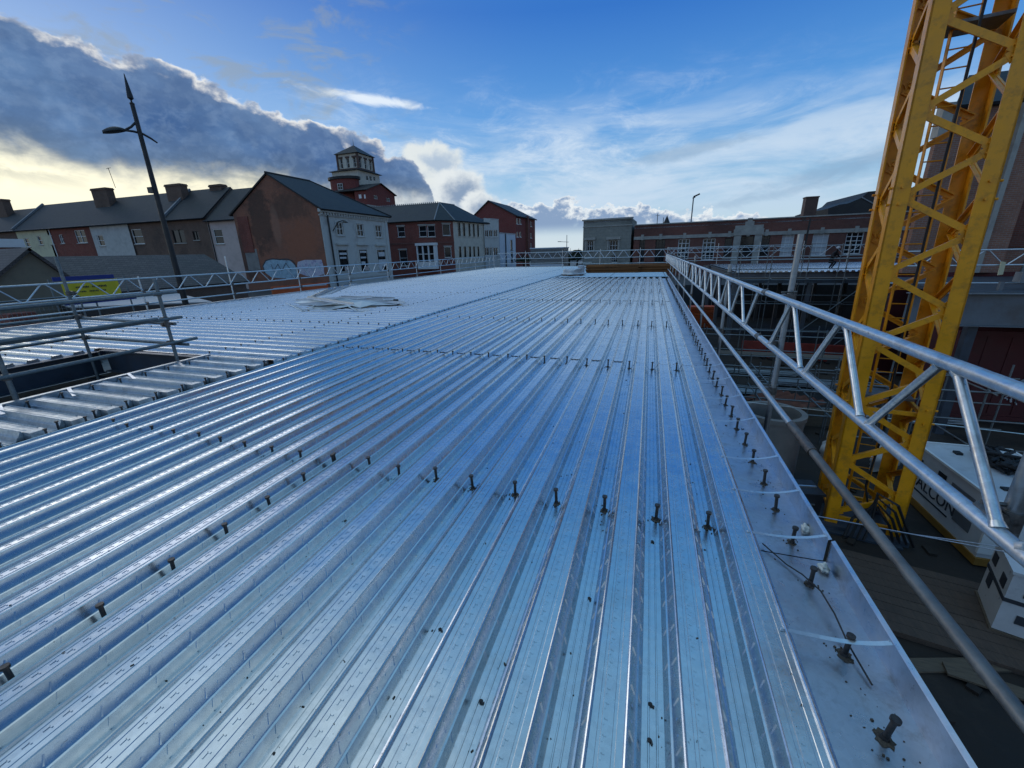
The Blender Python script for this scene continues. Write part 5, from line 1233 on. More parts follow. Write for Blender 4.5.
# ------------------------------------------------------------------ lying on the deck
zt = .066
def flat_pack(name, px, z, th, m, label, cat, skew=0.):
    P_ = [atZ(x, y, z) for x, y in px]; b = MB(); b.prism([(p.x, p.y, p.z) for p in P_], (0, 0, th)); return b
pile = thing('sheet_offcuts', (-9, 11.5, zt), 'untidy pile of pale sheet offcuts and strips lying on the left deck bay', 'offcuts')
r0 = random.Random(17)
def bent(cx_, cy_, cz_, ln, w, a, curl, m, name='offcut'):
    d = V(cos(a), sin(a), 0); sd_ = V(-d.y, d.x, 0); pts = []
    k1, k2 = r0.uniform(-1, 1), r0.uniform(-1, 1)
    for i in range(9):
        t = i/8-.5; pts.append(V(cx_, cy_, cz_)+d*(t*ln)+V(0, 0, curl*(4*t*t)+.006*sin(7*t+k1*3))+sd_*(.02*k2*t*t*4))
    b = MB(); b.strip(pts, w, .006, sd_)
    if w > .14: b.strip([p+sd_*(w/2)+V(0, 0, .03) for p in pts], .006, .06, sd_)
    return b.build(name, M[m], pile, smooth=40)
cA, cB = atZ(298, 304, .07), atZ(396, 303, .07)
def ragged(px, th, m):
    P_ = [atZ(x, y, z) for x, y, z in px]; b = MB(); b.prism([(p.x, p.y, p.z) for p in P_], (0, 0, th)); b.build('offcut', M[m], pile)
ragged([(294, 303, .16), (312, 299.5, .26), (338, 297.5, .30), (352, 300, .24), (346, 304, .20), (318, 306, .14)], .015, 'frame')
ragged([(330, 302.5, .20), (352, 300, .26), (399, 302, .15), (397, 305, .12), (352, 306, .12)], .012, 'poster_pale')
ragged([(306, 307.5, .08), (340, 303.5, .18), (352, 306, .15), (330, 310, .08)], .012, 'frame')
ragged([(345, 304.5, .16), (362, 301.5, .26), (376, 304, .18), (360, 308, .1)], .012, 'frame')
for k in range(15):
    t = r0.random(); c0 = cA.lerp(cB, t)+V(r0.uniform(-.2, .2), r0.uniform(-.45, .3), 0)
    bent(c0.x, c0.y, .09+.14*r0.random(), r0.uniform(.8, 1.9), r0.choice((.05, .08, .12)), r0.gauss(.15, .3), r0.uniform(-.01, .03), r0.choice(('frame', 'strapm', 'poster_pale', 'strapm')))
for (a, c_, zz, w_) in (((296, 301), (372, 297.5), .30, .10), ((300, 305.5), (384, 300), .24, .13), ((322, 300), (404, 303.5), .22, .09), ((306, 298), (352, 305), .34, .12), ((340, 297.5), (394, 299), .2, .1)):
    e0_, e1_ = atZ(*a, zz), atZ(*c_, zz-.06); b = MB(); b.bar(e0_, e1_, w_, .008); d_ = (e1_-e0_).normalized(); s_ = V(-d_.y, d_.x, 0)*(w_/2); b.bar(e0_+s_+V(0, 0, .03), e1_+s_+V(0, 0, .03), .008, .06); b.build('angle_profile', M['strapm'], pile)
p, q = atZ(306, 299, .25), atZ(331, 288.5, .62)
for k in range(4):
    b = MB(); b.bar(p+V(.12*k, .22*k, .03*k), q+V(.12*k, .22*k, .03*k), .22, .02); b.build('folded_profile', M['strapm'] if k % 2 else M['deck'], pile)
for (a, c_) in (((286, 303), (302, 311)), ((317, 304), (304, 311)), ((348, 306), (356, 311)), ((300, 309), (362, 311.5)), ((352, 299), (402, 300.5))):
    b = MB(); b.bar(atZ(*a, .16), atZ(*c_, .09), .05, .012); b.build('loose_strip', M['frame'], pile)
b = MB()
for (x, y, w) in ((396, 302, .13), (390, 303.5, .11)): p = atZ(x, y, .12); b = MB(); b.box((p.x, p.y, .14), (w, w*.8, .14), x); b.build('dark_block', M['rubber'], pile)
# white bag and boxes near the bay step
p0, p1 = atZ(562, 276.5, .07), atZ(583, 276.5, .07)
bg_ = thing('bulk_bag', ((p0.x+p1.x)/2, p0.y, .066), 'crumpled white bag lying on the deck in front of the left rusty stack', 'bag')
bb2 = lump((p0.x+p1.x)/2, p0.y+.3, .20, (p1.x-p0.x)*.46, .5, .34, 1.7); bb2.build('sack', M['plastic_white'], bg_, smooth=60)
b = MB(); p = atZ(581, 272.5, .2); b.tube((p.x, p.y, .10), (p.x, p.y-.02, .62), .22, 14); b.build('roll', M['plastic_white'], bg_, smooth=40)
p = atZ(347, 338, .07)
for (x, y, lab) in ((414, 319.5, 'small white scrap lying on the deck beside the line of studs, left one'),):
    p = atZ(x, y, .005); b = lump(p.x, p.y, .03, .10, .06, .04, .2); tag(b.build('scrap', M['foam'], smooth=60), 'small white scrap lying by the stud line between the two deck bays', 'scrap')
# rusty stacks
for (xa, xb, lab, sd_) in ((588, 640, 'left rust-brown bundle of long bars lying across the far deck', 1), (640, 692, 'right rust-brown bundle of long bars lying across the far deck by the guard rail', 2)):
    a, c_ = atZ(xa, 270.5, .08), atZ(xb, 270., .08); y = 28.6+.25*sd_
    k = y/((a.y+c_.y)/2); xa_, xb_ = atY(xa, 266, y).x, atY(xb, 266, y).x
    t = thing('bar_bundle', ((xa_+xb_)/2, y, .066), lab, 'bar bundle'); r0 = random.Random(sd_); b = MB()
    for row in range(6):
        for col in range(9):
            yy = y-.4+col*.095+r0.uniform(-.01, .01)+(.045 if row % 2 else 0); zz = .12+row*.085
            b.tube((xa_+r0.uniform(-.12, .12), yy, zz), (xb_+r0.uniform(-.25, .12), yy+r0.uniform(-.03, .03), zz+r0.uniform(-.01, .01)), .045, 6)
    b.build('bars', M['rust'], t, smooth=50)
    b = MB()
    for f in (.1, .5, .9): xx = xa_+(xb_-xa_)*f; b.bb(xx-.05, xx+.05, y-.5, y+.6, .062, .078)
    b.build('bearer', M['wood'], t)

# ------------------------------------------------------------------ tower crane mast
cw, th, cx, cy = 1.1, radians(-11), 4.889, 10.343
SHX, SHY = -.032*cos(YAW), -.032*sin(YAW)
def cp(a, c_, z):
    """point of the mast: a, c_ in -0.5..0.5 across the section"""
    x = a*cw; y = c_*cw; k = z-1.6
    return V(cx+x*cos(th)-y*sin(th)+SHX*k, cy+x*sin(th)+y*cos(th)+SHY*k, z)
ZB, ZT = G+.12, 12.
cr = thing('tower_crane', (cx, cy, G), 'yellow lattice tower crane mast with inner ladder rising beside the right guard rail', 'tower crane')
nx_ = V(cos(th), sin(th), 0)
for a, c_ in ((-.5, -.5), (.5, -.5), (-.5, .5), (.5, .5)):
    b = MB(); p, q = cp(a, c_, ZB), cp(a, c_, ZT)
    w, t_ = .24, .028; sx, sy_ = (1 if a < 0 else -1), (1 if c_ < 0 else -1)
    ny_ = V(-sin(th), cos(th), 0)
    # rolled angle section: two legs
    for off, dims in ((nx_*sx*0+ny_*(-sy_*(w/2-t_/2)), (w, t_)), (nx_*(-sx*(w/2-t_/2)), (t_, w))):
        vs = [e+off+nx_*(i*dims[0]/2)+ny_*(j*dims[1]/2) for e in (p, q) for i, j in ((-1,-1),(1,-1),(1,1),(-1,1))]
        b.add(vs, [(3,2,1,0),(4,5,6,7),(0,1,5,4),(1,2,6,5),(2,3,7,6),(3,0,4,7)])
    for k in range(3):
        z = [-1.75, 2.35, 6.4][k]
        for s_ in (-.14, .14):
            e_ = cp(a, c_, z+s_)-nx_*sx*(w/2+.005)-ny_*sy_*(w/2-.06); b.tube(e_, e_-nx_*sx*.05, .022, 6)
            e_ = cp(a, c_, z+s_)-ny_*sy_*(w/2+.005)-nx_*sx*(w/2-.06)*0; b.tube(e_, e_-ny_*sy_*.04, .022, 6)
    o = b.build('chord', M['yellow'], cr)
z0 = -4.33; pitch = 1.333
faces = [((-.5, -.5), (.5, -.5)), ((-.5, .5), (-.5, -.5)), ((.5, -.5), (.5, .5)), ((.5, .5), (-.5, .5))]
for fi, (A_, B2) in enumerate(faces):
    z = z0; k = 0
    nrm = V((A_[0]+B2[0]), (A_[1]+B2[1]), 0); nw = nx_*nrm.x+V(-sin(th), cos(th), 0)*nrm.y
    while z < ZT-1:
        p, q, r_ = cp(*A_, z)+nw*.05, cp(*B2, z+pitch/2)+nw*.05, cp(*A_, z+pitch)+nw*.05
        for e, f in ((p, q), (q, r_)):
            d_ = (f-e).normalized(); b = MB(); b.bar(e+d_*.05, f-d_*.05, .03, .105, up=tuple(V(0, 0, 1)))
            b.bar(e+d_*.05-nw*.04+V(0, 0, .04), f-d_*.05-nw*.04+V(0, 0, .04), .07, .02)
            for g_, sg in ((e, 1), (f, -1)):
                gp = g_+nw*.012+d_*sg*.10
                b.bar(gp-d_*.09, gp+d_*.09, .016, .17)
                for u_ in (-.045, .045): b.tube(gp+d_*u_+nw*.006, gp+d_*u_+nw*.05, .013, 6)
            b.build('brace', M['yellow'], cr)
        z += pitch; k += 1
for z in (-4.45, -1.75, 2.35, 6.4):
    for A_, B2 in faces:
        b = MB(); b.bar(cp(*A_, z), cp(*B2, z), .06, .08); b.build('horizontal_tie', M['yellow'], cr) if z < 0 else None
lx = [(-.16, .12), (.14, .12)]
ld = MB()
for a, c_ in lx: ld.bar(cp(a, c_, ZB), cp(a, c_, ZT), .05, .02)
z = ZB+.3
while z < ZT: ld.tube(cp(-.16, .12, z), cp(.14, .12, z), .012, 6); z += .29
ld.build('ladder', M['yellow'], cr)
for z in (-1.62, 5.0):
    b = MB(); b.prism([cp(-.46, -.1, z), cp(.46, -.1, z), cp(.46, .46, z), cp(-.46, .46, z)], (0, 0, .05)); b.build('platform', M['tube_old'], cr)
b = MB(); b.path([cp(.10, -.36, 12), cp(.03, -.38, 6), cp(-.02, -.40, 2.4), cp(-.02, -.38, 0.), cp(.04, -.40, -2.2), cp(-.02, -.38, -3.6), cp(.1, -.6, -4.3), cp(.35, -.75, -4.5)], .022, 8); b.build('power_cable', M['rubber'], cr, smooth=50)
b = MB()
for a, c_ in ((-.5, -.5), (.5, -.5), (-.5, .5), (.5, .5)): p = cp(a, c_, G); b.box((p.x, p.y, G+.07), (.5, .5, .13), th)
b.box((cx, cy, G+.03), (1.7, 1.7, .05), th); b.build('base_plate', M['steel_blue'], cr)
# loose dark cables at its foot
b = MB()
for k in range(4): b.path([cp(.5+.1*k, -.7, G+.05), cp(.35, -.8-.05*k, G+.5+.2*k), cp(.1, -.7, G+.85+.1*k), cp(-.2+.1*k, -.75, G+.45), cp(-.3+.1*k, -.9, G+.06)], .028, 6)
tag(b.build('cable_coil', M['rubber'], smooth=50), 'tangle of black cables heaped at the foot of the yellow crane', 'cables')

# ------------------------------------------------------------------ white plant cabinet with lettering
gx0, gx1, gy0, gy1, gz = 6.66, 8.5, 9.25, 11.95, -3.22
gn = thing('generator', ((gx0+gx1)/2, (gy0+gy1)/2, G), 'white equipment cabinet on an ochre skid lettered in dark capitals beside the crane', 'generator')
b = MB(); b.bb(gx0, gx1, gy0, gy1, G+.2, gz); b.build('body', M['gen_white'], gn)
b = MB(); b.bb(gx0-.03, gx1+.03, gy0-.05, gy1+.05, G+.04, G+.2); b.build('skid', M['ochre'], gn)
b = MB(); b.bb(gx0-.02, gx1+.02, gy0-.02, gy0+.03, G+.3, gz+.02); b.bb(gx0-.02, gx1+.02, gy1-.03, gy1+.02, G+.3, gz+.03); b.bb(gx0-.025, gx0+.03, gy0+.03, gy1-.03, gz-.03, gz+.02); b.bb(gx1-.03, gx1+.02, gy0+.03, gy1-.03, gz-.03, gz+.02)
b.build('edge_rail', M['frame'], gn)
b = MB(); b.bb(gx0-.012, gx0-.002, gy0+1.35, gy0+1.62, gz-.52, gz-.22); b.build('socket_panel', M['black'], gn)
b = MB(); b.bb(gx0-.012, gx0-.002, gy0+.45, gy0+1.15, gz-.55, gz-.25); b.bb(gx0-.012, gx0-.002, gy0+.35, gy0+.85, G+.5, G+.8); b.build('vent_panel', M['steel_grey'], gn)
for a_ in ((gx0+.4, gx0+.6, gy0+.5, gy0+.62, gz, gz+.04), (gx0+.5, gx0+.62, gy1-.6, gy1-.45, gz, gz+.05)):
    b = MB(); b.bb(*a_); b.build('lifting_eye', M['black'], gn)
b = MB(); b.bb(gx0-.02, gx0-.002, gy0+2.2, gy0+2.28, gz-.35, gz-.27); b.build('handle', M['black'], gn)
tc_ = bpy.data.curves.new('lettering', 'FONT'); tc_.body = 'FALCON'; tc_.size = .40; tc_.extrude = .004; tc_.align_x = 'CENTER'
to = bpy.data.objects.new('tmp', tc_); COL.objects.link(to); bpy.context.view_layer.update()
me = bpy.data.meshes.new_from_object(to.evaluated_get(bpy.context.evaluated_depsgraph_get())); bpy.data.objects.remove(to)
Rm = Matrix(((0, 0, -1, gx0-.006), (-1, 0, 0, gy0+1.62), (0, 1, 0, G+.55), (0, 0, 0, 1)))
b = MB(); b.add([Rm @ v.co for v in me.vertices], [tuple(p_.vertices) for p_ in me.polygons]); b.build('lettering', M['ink'], gn, fix=False)
b = MB(); b.bb(gx0-.008, gx0-.003, gy0+1.0, gy0+2.25, G+.42, G+.46); b.build('underline', M['ink'], gn)
b = MB(); rq = random.Random(4)
for k in range(12): b.path([V(gx0+1.0+rq.uniform(-.3, .5), gy0+1.6+rq.uniform(-.5, .8), gz+.05+.02*k) for _ in range(5)], .035, 6)
tag(b.build('hose_heap', M['rubber'], smooth=50), 'heap of black hoses and sheeting lying on top of the white cabinet', 'hoses')
# strapped white crate
ccx, ccy, rz = 6.52, 7.6, radians(-20)
ct = thing('crate', (ccx, ccy, G), 'pale shrink-wrapped crate with dark straps and labels at the lower right', 'crate')
b = MB(); b.box((ccx, ccy, G+.70), (1.15, .95, 1.1), rz); b.box((ccx, ccy, G+1.27), (1.2, 1.0, .05), rz); b.build('wrapped_load', M['plastic_white'], ct)
b = MB(); b.box((ccx, ccy, G+.70), (.09, .97, 1.12), rz); b.box((ccx, ccy, G+.75), (1.17, .97, .07), rz); b.build('strap', M['ink'], ct)
R_ = Matrix.Rotation(rz, 3, 'Z')
for u, z in ((-.30, .95), (.28, .98), (-.28, .45), (.26, .42)): c0 = V(ccx, ccy, 0)+R_ @ V(u, -.482, 0); b = MB(); b.box((c0.x, c0.y, G+z), (.2, .012, .16), rz); b.build('label', M['ink'], ct)
for u, z in ((-.25, .95), (.2, .6), (.28, 1.0)): c0 = V(ccx, ccy, 0)+R_ @ V(-.582, u, 0); b = MB(); b.box((c0.x, c0.y, G+z), (.012, .2, .2), rz); b.build('label', M['ink'], ct)
b = MB()
for k in range(3): c0 = V(ccx, ccy, 0)+R_ @ V(-.45+.45*k, 0, 0); b.box((c0.x, c0.y, G+.055), (.1, 1., .1), rz)
b.box((ccx, ccy, G+.125), (1.2, 1., .03), rz); b.build('pallet', M['wood'], ct)
# concrete ring
b = MB(); b.lathe((3.45, 11.9, G), [(.62, 0), (.74, 0), (.74, 1.9), (.78, 1.9), (.78, 2.02), (.64, 2.02), (.62, 1.9), (.62, 0)], 28)
tag(b.build('concrete_ring', M['concrete'], smooth=30), 'tall grey concrete pipe ring standing on end just outside the gutter', 'concrete ring')
q = V(3.75, 10.1, G)
tb = thing('tool_bin', tuple(q), 'small dark steel bin between the concrete ring and the crane foot', 'bin')
b = MB(); b.box((q.x, q.y, G+.42), (.75, .6, .7), .15); b.box((q.x, q.y, G+.80), (.82, .66, .05), .15); b.build('body', M['black'], tb)
b = MB(); b.box((q.x, q.y, G+.84), (.7, .04, .03), .15); b.box((q.x+.02, q.y-.31, G+.55), (.5, .03, .03), .15); b.box((q.x, q.y, G+.05), (.8, .5, .06), .15); b.build('rails', M['tube'], tb)
for (px, py, lab, s_) in ((836, 446, 'white bulk bag on the ground just left of the crane mast', .45), (886, 455, 'white bulk bag seen through the crane legs', .42)):
    p = atZ(px, py, G+.5); b = lump(p.x, p.y, G+.36, s_*.8, s_*.8, .5, s_); tag(b.build('bulk_bag', M['plastic_white'], smooth=60), lab, 'bag')
# rusty corrugated sheets
p = [atZ(x, y, -3.9) for x, y in ((742, 398), (792, 412), (832, 391), (780, 379))]
for k, (o1, o2, lab) in enumerate((((0, 0), (1, 0), 'rust-red corrugated sheets stacked on the ground below the guard rail'),)):
    b = MB(); a0, a1, a2, a3 = p; n = 24
    vs = []
    for i in range(n+1):
        t = i/n; z = .06*sin(t*n*pi/2)
        e = a0.lerp(a1, t)+V(0, 0, z); f = a3.lerp(a2, t)+V(0, 0, z-.5); vs += [e, f]
    b.add(vs, [(2*i, 2*i+1, 2*i+3, 2*i+2) for i in range(n)])
    o = b.build('corrugated_sheet', M['rust_sheet'], fix=False); tag(o, lab, 'corrugated sheet')
    sm_ = o.modifiers.new('thick', 'SOLIDIFY'); sm_.thickness = .02
b = MB(); b.bb(4.2, 6.6, 16.2, 16.5, G, G+.62)
tag(b.build('timber_bearer', M['wood']), 'thick timber baulk under the rusty corrugated sheets', 'timber')
# planks on the site floor
for k, (x, y, a, lab) in enumerate(((4.6, 6.4, .3, 'dull scaffold board lying alone on the dark site floor below the near rail'), (6.0, 6.1, -.2, 'dull scaffold board on the dark floor in front of the strapped crate'))):
    b = MB(); b.box((x, y, G+.025+.04*k), (2.6, .22, .036), a); tag(b.build('scaffold_board', M['wood']), lab, 'board')
# cable stays between rail and crane
b = MB(); b.tube(atZ(806, 514, -.9), atZ(1006, 552, -1.5), .006, 6); b.tube(atZ(890, 531, -1.16), atZ(1010, 548, -1.5), .006, 6)
tag(b.build('stay_cable', M['tube']), 'thin taut cable running out from under the guard rail toward the crate', 'cable')
b = MB(); b.tube(atZ(738, 401, -2.5), atZ(1040, 436, -2.5), .012, 6)
tag(b.build('stay_cable', M['tube']), 'thin level cable crossing behind the crane legs', 'cable')
# ------------------------------------------------------------------ second wing across the courtyard
w2 = thing('metal_deck', (10, 35, 0), 'far metal deck wing across the courtyard behind scaffolding, at deck level', 'metal deck')
P = [atZ(731, 270.3, .08), atZ(900, 271.5, .08)]
yw = 28.9
yv = [29.2+.3*k for k in range(40)]
xk = [5.2+.3*k for k in range(40)]
for s in range(0, 40, 2):
    b = MB(); sheet(b, xk[s:s+2], 28.9, 40.8, 'Y', True, True); b.build('decking_sheet', M['deck'], w2, smooth=28, fix=False)
b = MB(); ibeam(b, (4.9, 29.1, -.03), (17.2, 29.1, -.03), .62, .25); ibeam(b, (5.1, 29.3, -.03), (5.1, 40.8, -.03), .5, .25); ibeam(b, (4.9, 40.6, -.03), (17.2, 40.6, -.03), .5, .25); b.build('beam', M['steel_grey'], w2)
for x in (5.1, 9.1, 13.1, 17.):
    for y in (29.1, 35, 40.6):
        b = MB(); b.bb(x-.11, x+.11, y-.11, y+.11, G, -.66); b.build('column', M['steel_grey'], w2)
# independent scaffold in front of and round that wing
stx = [5.0, 6.6, 8.4, 10.2, 12.0, 13.8]
std = [((x, 27.6, G), (x, 27.6, 1.55)) for x in stx]+[((x, 28.6, G), (x, 28.6, 1.55)) for x in stx]
tub = []
for z in (-3.2, -1.7, -1.2, -.35, .25, .75): tub.append(((4.4, 27.54, z), (14.4, 27.54, z)))
for z in (-1.7, -.35): tub += [((4.4, 28.66, z), (14.4, 28.66, z))]+[((x+.06, 27.3, z+.06), (x+.06, 28.9, z+.06)) for x in stx]
for x in (8.4, 10.2): tub.append(((x, 27.48, -3.4), (x+3.6, 27.48, .2)))
tub.append(((9.8, 27.48, -4.6), (12.6, 27.48, -1.6)))
scaffold('scaffold', (9, 28, G), 'dense grey tube scaffold standing in front of the far deck wing', 'scaffold', std=std, tubes=tub, tubename='ledger',
    boards=[((4.6, 27.8+.23*k, -.28), (14.2, 27.8+.23*k, -.28), .22, .038) for k in range(3)], coup=[((x, 27.57, z), (0, 0, 1), (1, 0, 0)) for x in stx[:5] for z in (-.35, .25)], ms='tube_old', mt='tube_old')
scaffold('scaffold_guardrail', (8, 41, 0), 'pale lattice guard rail behind the far deck wing, in front of the factory windows', 'guard rail',
    std=[((x, 41.37, G), (x, 41.37, 1.8)) for x in (2.6, 5.6, 8.8, 12., 15.2, 18.4)], latt=[((1.4, 41.3, 1.40), (19.5, 41.3, 1.40), .80, 1.8, .0242, .02, .1), ((1.4, 41.24, 1.52), (11.5, 41.24, 1.52), .45, 1.0, .0242, .018, .3)],
    tubes=[((1.4, 41.3, .38), (19.5, 41.3, .38))], ml='alu')
# worker crouching on the wing
wk = atZ(831.5, 268, .08); k_ = 30.2/wk.y; px_, py_ = atY(830, 262, 30.2).x, 30.2
pe = thing('person', (px_, py_, .066), 'worker in dark clothes and pale helmet crouching at the rail of the far deck wing', 'person')
me = bpy.data.meshes.new('body')
J = [(0, 0, .50), (0, -.06, .72), (.0, -.16, .95), (.0, -.26, 1.12), (.0, -.32, 1.22), (.0, -.36, 1.36),        # pelvis..head 0-5
     (-.10, -.02, .50), (-.16, -.36, .52), (-.15, -.12, .12), (-.15, -.24, .05),                               # left leg 6-9
     (.10, -.02, .50), (.17, -.30, .50), (.16, -.06, .12), (.16, -.18, .05),                                   # right leg 10-13
     (-.19, -.24, 1.08), (-.26, -.36, .84), (-.22, -.56, .80), (-.21, -.63, .80),                               # left arm 14-17
     (.19, -.24, 1.08), (.27, -.34, .84), (.22, -.54, .82), (.21, -.62, .82)]
E_ = [(0, 1), (1, 2), (2, 3), (3, 4), (4, 5), (0, 6), (6, 7), (7, 8), (8, 9), (0, 10), (10, 11), (11, 12), (12, 13), (3, 14), (14, 15), (15, 16), (16, 17), (3, 18), (18, 19), (19, 20), (20, 21)]
me.from_pydata(J, E_, []); po = bpy.data.objects.new('body', me); COL.objects.link(po); po.parent = pe; po.rotation_euler.z = radians(35); pe.scale = (.86, .86, .86)
po.modifiers.new('skin', 'SKIN'); po.modifiers.new('sub', 'SUBSURF').levels = 2; po.modifiers['sub'].render_levels = 2
R_ = [.15, .15, .17, .13, .06, .10, .11, .085, .055, .045, .11, .085, .055, .045, .075, .055, .042, .04, .075, .055, .042, .04]
for v, r_ in zip(me.skin_vertices[0].data, R_): v.radius = (r_, r_*.85)
me.skin_vertices[0].data[0].use_root = True
me.materials.append(M['cloth_black'])
po.modifiers['skin'].use_smooth_shade = True
def childmesh(b, name, m):
    o = b.build(name, M[m], None, smooth=50); return o
b = MB(); b.lathe((0, 0, 0), [(.128, 0), (.135, .02), (.112, .05), (.10, .10), (.06, .145), (.0, .155)], 14)
hm = b.build('helmet', M['helmet'], pe, smooth=50); hm.location = (sin(radians(35))*.38, -cos(radians(35))*.38, 1.40); 
for v in hm.data.vertices: v.co += LOC[pe]
# ------------------------------------------------------------------ third deck on the right with deep edge beam
x0 = atY(968, 300, 16.4).x
d3 = thing('steel_deck', (14, 20, 0), 'dark steel platform with a deep grey edge beam on the right behind the crane', 'platform')
b = MB(); b.bb(x0, 26, 16.5, 23.4, -.08, .04); b.build('deck_plate', M['steel_blue'], d3)
b = MB(); ibeam(b, (x0-1.5, 16.4, .02), (26, 16.4, .02), 1.0, .34, .03, .02); b.build('edge_beam', M['steel_grey'], d3)
b = MB(); b.bb(x0+1.7, x0+1.9, 16.46, 16.7, -.9, -.1); b.bb(x0+1., x0+1.1, 17, 17.1, .04, .3); b.build('stiffener', M['steel_grey'], d3)
for x in (x0+.4, x0+5., x0+9): b = MB(); b.bb(x-.12, x+.12, 16.5, 16.74, G, -1.); b.build('column', M['steel_blue'], d3)
b = MB(); b.bar((x0+1.6, 17.4, .42), (26, 17.4, -.1), .3, .3); b.build('sloping_flashing', M['lead'], d3)
p0, p1 = atY(985, 250, 17.6), atY(1000, 265, 17.6)
scaffold('scaffold_guardrail', (14, 17.6, 0), 'thin pale lattice guard rail on the dark platform right of the crane', 'guard rail',
    std=[((x, 17.68, .04), (x, 17.68, 1.7)) for x in (9.3, 12.9, 16.4)], latt=[((7.8, 17.6, p0.z), (20, 17.6, p0.z), p0.z-p1.z, 1.1, .0242, .018, .15)], tubes=[((7.8, 17.6, .22), (20, 17.6, .22))])
b = MB(); p = atY(1001, 268, 17.5); b.prism([(p.x-.02, 17.5, p.z-.22), (p.x+.10, 17.5, p.z-.2), (p.x+.08, 17.5, p.z+.18), (p.x-.04, 17.5, p.z+.2)], (0, .03, 0))
tag(b.build('paper_tag', M['pale_yellow']), 'pale yellow tag hanging on the rail of the dark platform', 'tag')
# red container under it
rc = thing('container', (12.6, 19.5, G), 'dark red container under the grey edge beam with white sprayed scribbles', 'container')
b = MB(); b.bb(10.6, 20, 18.4, 21, G+.12, -1.5)
for k in range(14): b.bb(10.7+k*.66, 10.78+k*.66, 18.38, 18.4, G+.25, -1.65)
b.build('body', M['red_paint'], rc)
b = MB(); b.bb(10.55, 20.05, 18.34, 21.05, G+.02, G+.18); b.bb(10.55, 20.05, 18.34, 21.05, -1.6, -1.46); b.build('frame', M['red_paint'], rc)
q = atY(990, 392, 18.3); rq = random.Random(6); b = MB()
for k in range(9):
    a = V(q.x+.13*k+rq.uniform(-.05, .05), 18.33, q.z+.12*sin(k)+rq.uniform(-.1, .1)-.03*k); pts = [a+V(rq.uniform(-.08, .08), 0, rq.uniform(-.12, .12)) for _ in range(4)]
    for e, f in zip(pts, pts[1:]): b.bar(e, f, .01, .03, up=(1, 0, 0))
b.build('scribble', M['poster_pale'], rc)
# barriers and stored gear on the floor of the courtyard
for k in range(7):
    x = 6.1+1.35*k; y = 26.4-.12*k
    t = thing('barrier', (x, y, G), 'red plastic barrier in the row along the foot of the far scaffold', 'barrier', 'red barriers in a row on the courtyard floor')
    b = MB(); b.bb(x-.64, x+.64, y-.05, y+.05, G+.35, G+1.0); b.bb(x-.64, x-.5, y-.05, y+.05, G+.08, G+.35); b.bb(x+.5, x+.64, y-.05, y+.05, G+.08, G+.35); b.build('panel', M['redplastic'], t)
    b = MB(); b.bb(x-.6, x-.44, y-.3, y+.3, G, G+.08); b.bb(x+.44, x+.6, y-.3, y+.3, G, G+.08); b.build('foot', M['rubber'], t)
q = atZ(703, 306, -3.0)
oc = thing('plastic_stack', (q.x, q.y, G), 'bright orange stack of plastic barriers below the far end of the right guard rail', 'barriers')
b = MB()
for k in range(7): b.box((q.x+.05*sin(k*3), q.y+.04*cos(k*5), G+.15+.24*k), (1.9, 1.1, .2), .12*sin(k*2.3))
b.build('barriers', M['orange'], oc)
rg = random.Random(33); 
for k, (x, y, n_, lab) in enumerate(((5.2, 22.5, 14, 'stack of grey scaffold tubes on the courtyard floor, nearest the row of red barriers'), (7.6, 20.8, 18, 'wide stack of grey scaffold tubes on the courtyard floor left of the crane'), (8.8, 17.2, 16, 'stack of grey scaffold tubes on the floor behind the white cabinet'), (3.6, 19.2, 12, 'small stack of grey scaffold tubes beside the rusty corrugated sheets'))):
    b = MB()
    for i in range(n_):
        r_, c_ = divmod(i, 6); a = rg.uniform(-.06, .06); ln = rg.uniform(1.4, 2.4); yy = y+c_*.09; zz = G+.1+r_*.08
        b.tube((x-ln/1, yy-a*ln, zz), (x+ln/1, yy+a*ln, zz), .0242, 8)
    b.bb(x-1.1, x-1., y-.1, y+.6, G, G+.07); b.bb(x+1., x+1.1, y-.1, y+.6, G, G+.07)
    tag(b.build('tube_stack', M['tube_mid'], smooth=50), lab, 'tube stack')
rk = []
tub = []
for y in (13.6, 15.2):
    for z in (-3.9, -3.1, -2.3): tub.append(((5.9, y, z), (10.4, y, z)))
std = [((x, y, G), (x, y, -1.9)) for x in (6.0, 7.4, 8.8, 10.2) for y in (13.65, 15.25)]
scaffold('scaffold_rack', (8, 14.4, G), 'low rack of scaffold tubes on the floor behind the crane', 'scaffold rack', std=std, tubes=tub+[((x, 13.4, z), (x, 15.5, z)) for x in (6.05, 8.85) for z in (-3.9, -2.3)], tubename='ledger', ms='tube_old', mt='tube_dark')
tub = []
for z in (-3.9, -3.0, -2.1): tub += [((2.4, 19.6, z), (8.6, 19.6, z)), ((2.4, 20.6, z+.05), (8.6, 20.6, z+.05))]
scaffold('scaffold_rack', (5.5, 20, G), 'open frame of scaffold tubes on the courtyard floor seen under the lattice beam', 'scaffold rack', std=[((x, y, G), (x, y, -1.8)) for x in (2.6, 4.1, 5.6, 7.1, 8.4) for y in (19.65, 20.55)], tubes=tub, tubename='ledger', ms='tube_old', mt='tube_old',
    boards=[((2.5, 19.75+.23*k, -2.98), (8.5, 19.75+.23*k, -2.98), .22, .038) for k in range(3)])

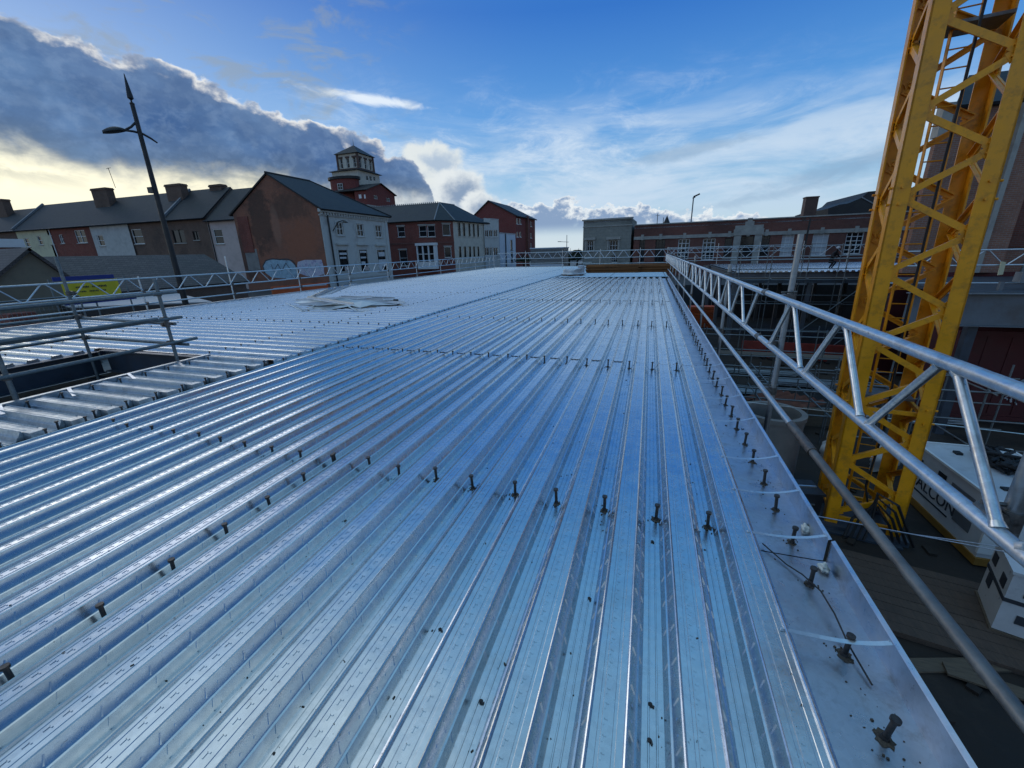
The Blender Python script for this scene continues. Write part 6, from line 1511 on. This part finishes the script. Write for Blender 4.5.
tub = []
for z in (-3.7, -2.9): tub += [((2.2, y, z), (7.6, y, z)) for y in (14.6, 16.0, 17.4)]
scaffold('scaffold_rack', (4.9, 16, G), 'wide low scaffold grid on the courtyard floor beside the concrete ring', 'scaffold rack', std=[((x, y+.05, G), (x, y+.05, -2.4)) for x in (2.3, 4.0, 5.7, 7.4) for y in (14.6, 16.0, 17.4)],
    tubes=tub+[((x+.06, 14.2, z+.06), (x+.06, 17.8, z+.06)) for x in (2.3, 4.0, 5.7, 7.4) for z in (-3.7, -2.9)], tubename='ledger', ms='tube_old', mt='tube_old')
rg = random.Random(77); b = MB()
for k in range(160):
    x, y = rg.uniform(1.4, 11), rg.uniform(3.5, 25); s_ = rg.uniform(.05, .22)
    b.box((x, y, G+s_*.2), (s_*rg.uniform(.6, 2.2), s_, s_*.4), rg.random()*3)
tag(b.build('rubble', M['ground']), kind='stuff')
rg = random.Random(5)
for k, (x, y, a, ln, lab) in enumerate(((3.3, 8.6, 1.1, 2.4, 'dull scaffold tube lying across the dark floor nearest the concrete ring'), (5.4, 7.6, -.5, 3., 'dull scaffold tube on the floor between crane foot and crate'), (8.9, 8.4, .4, 3.2, 'dull scaffold tube on the floor right of the white cabinet'), (2.4, 6.2, 1.35, 3., 'dull scaffold tube lying along the foot of the deck edge'))):
    b = MB(); b.tube((x-cos(a)*ln/2, y-sin(a)*ln/2, G+.04), (x+cos(a)*ln/2, y+sin(a)*ln/2, G+.06), .0242, 8); tag(b.build('scaffold_tube', M['tube_old'], smooth=50), lab, 'tube')

P_ = [atZ(872, 560, G), atZ(960, 588, G), atZ(985, 640, G), atZ(880, 640, G)]
cm = thing('timber_mat', (5.5, 8, G), 'brown timber ground mat of planks on the dark floor in front of the white cabinet', 'ground mat')
for k in range(9):
    b = MB(); b.box((5.35+.02*sin(k*5), 8.62-.23*k, G+.06), (2.3, .215, .1), radians(-11)); b.build('plank', M['mat_wood'], cm)
for k, (x, y, a, lab) in enumerate(((2.7, 9.2, .4, 'stack of grey concrete blocks on the floor between the gutter and the tool bin'), (9.2, 7.4, -.3, 'stack of grey concrete blocks on the floor right of the strapped crate'))):
    t = thing('block_stack', (x, y, G), lab, 'blocks'); b = MB()
    for i in range(3):
        for j in range(3):
            for l in range(3):
                if i+j+l < 6: b.box((x-.45+.45*i+.02*sin(l*3+j), y-.23+.23*j, G+.11+.22*l), (.43, .21, .21), .02*sin(i*7+l))
    b.build('blocks', M['concrete'], t)
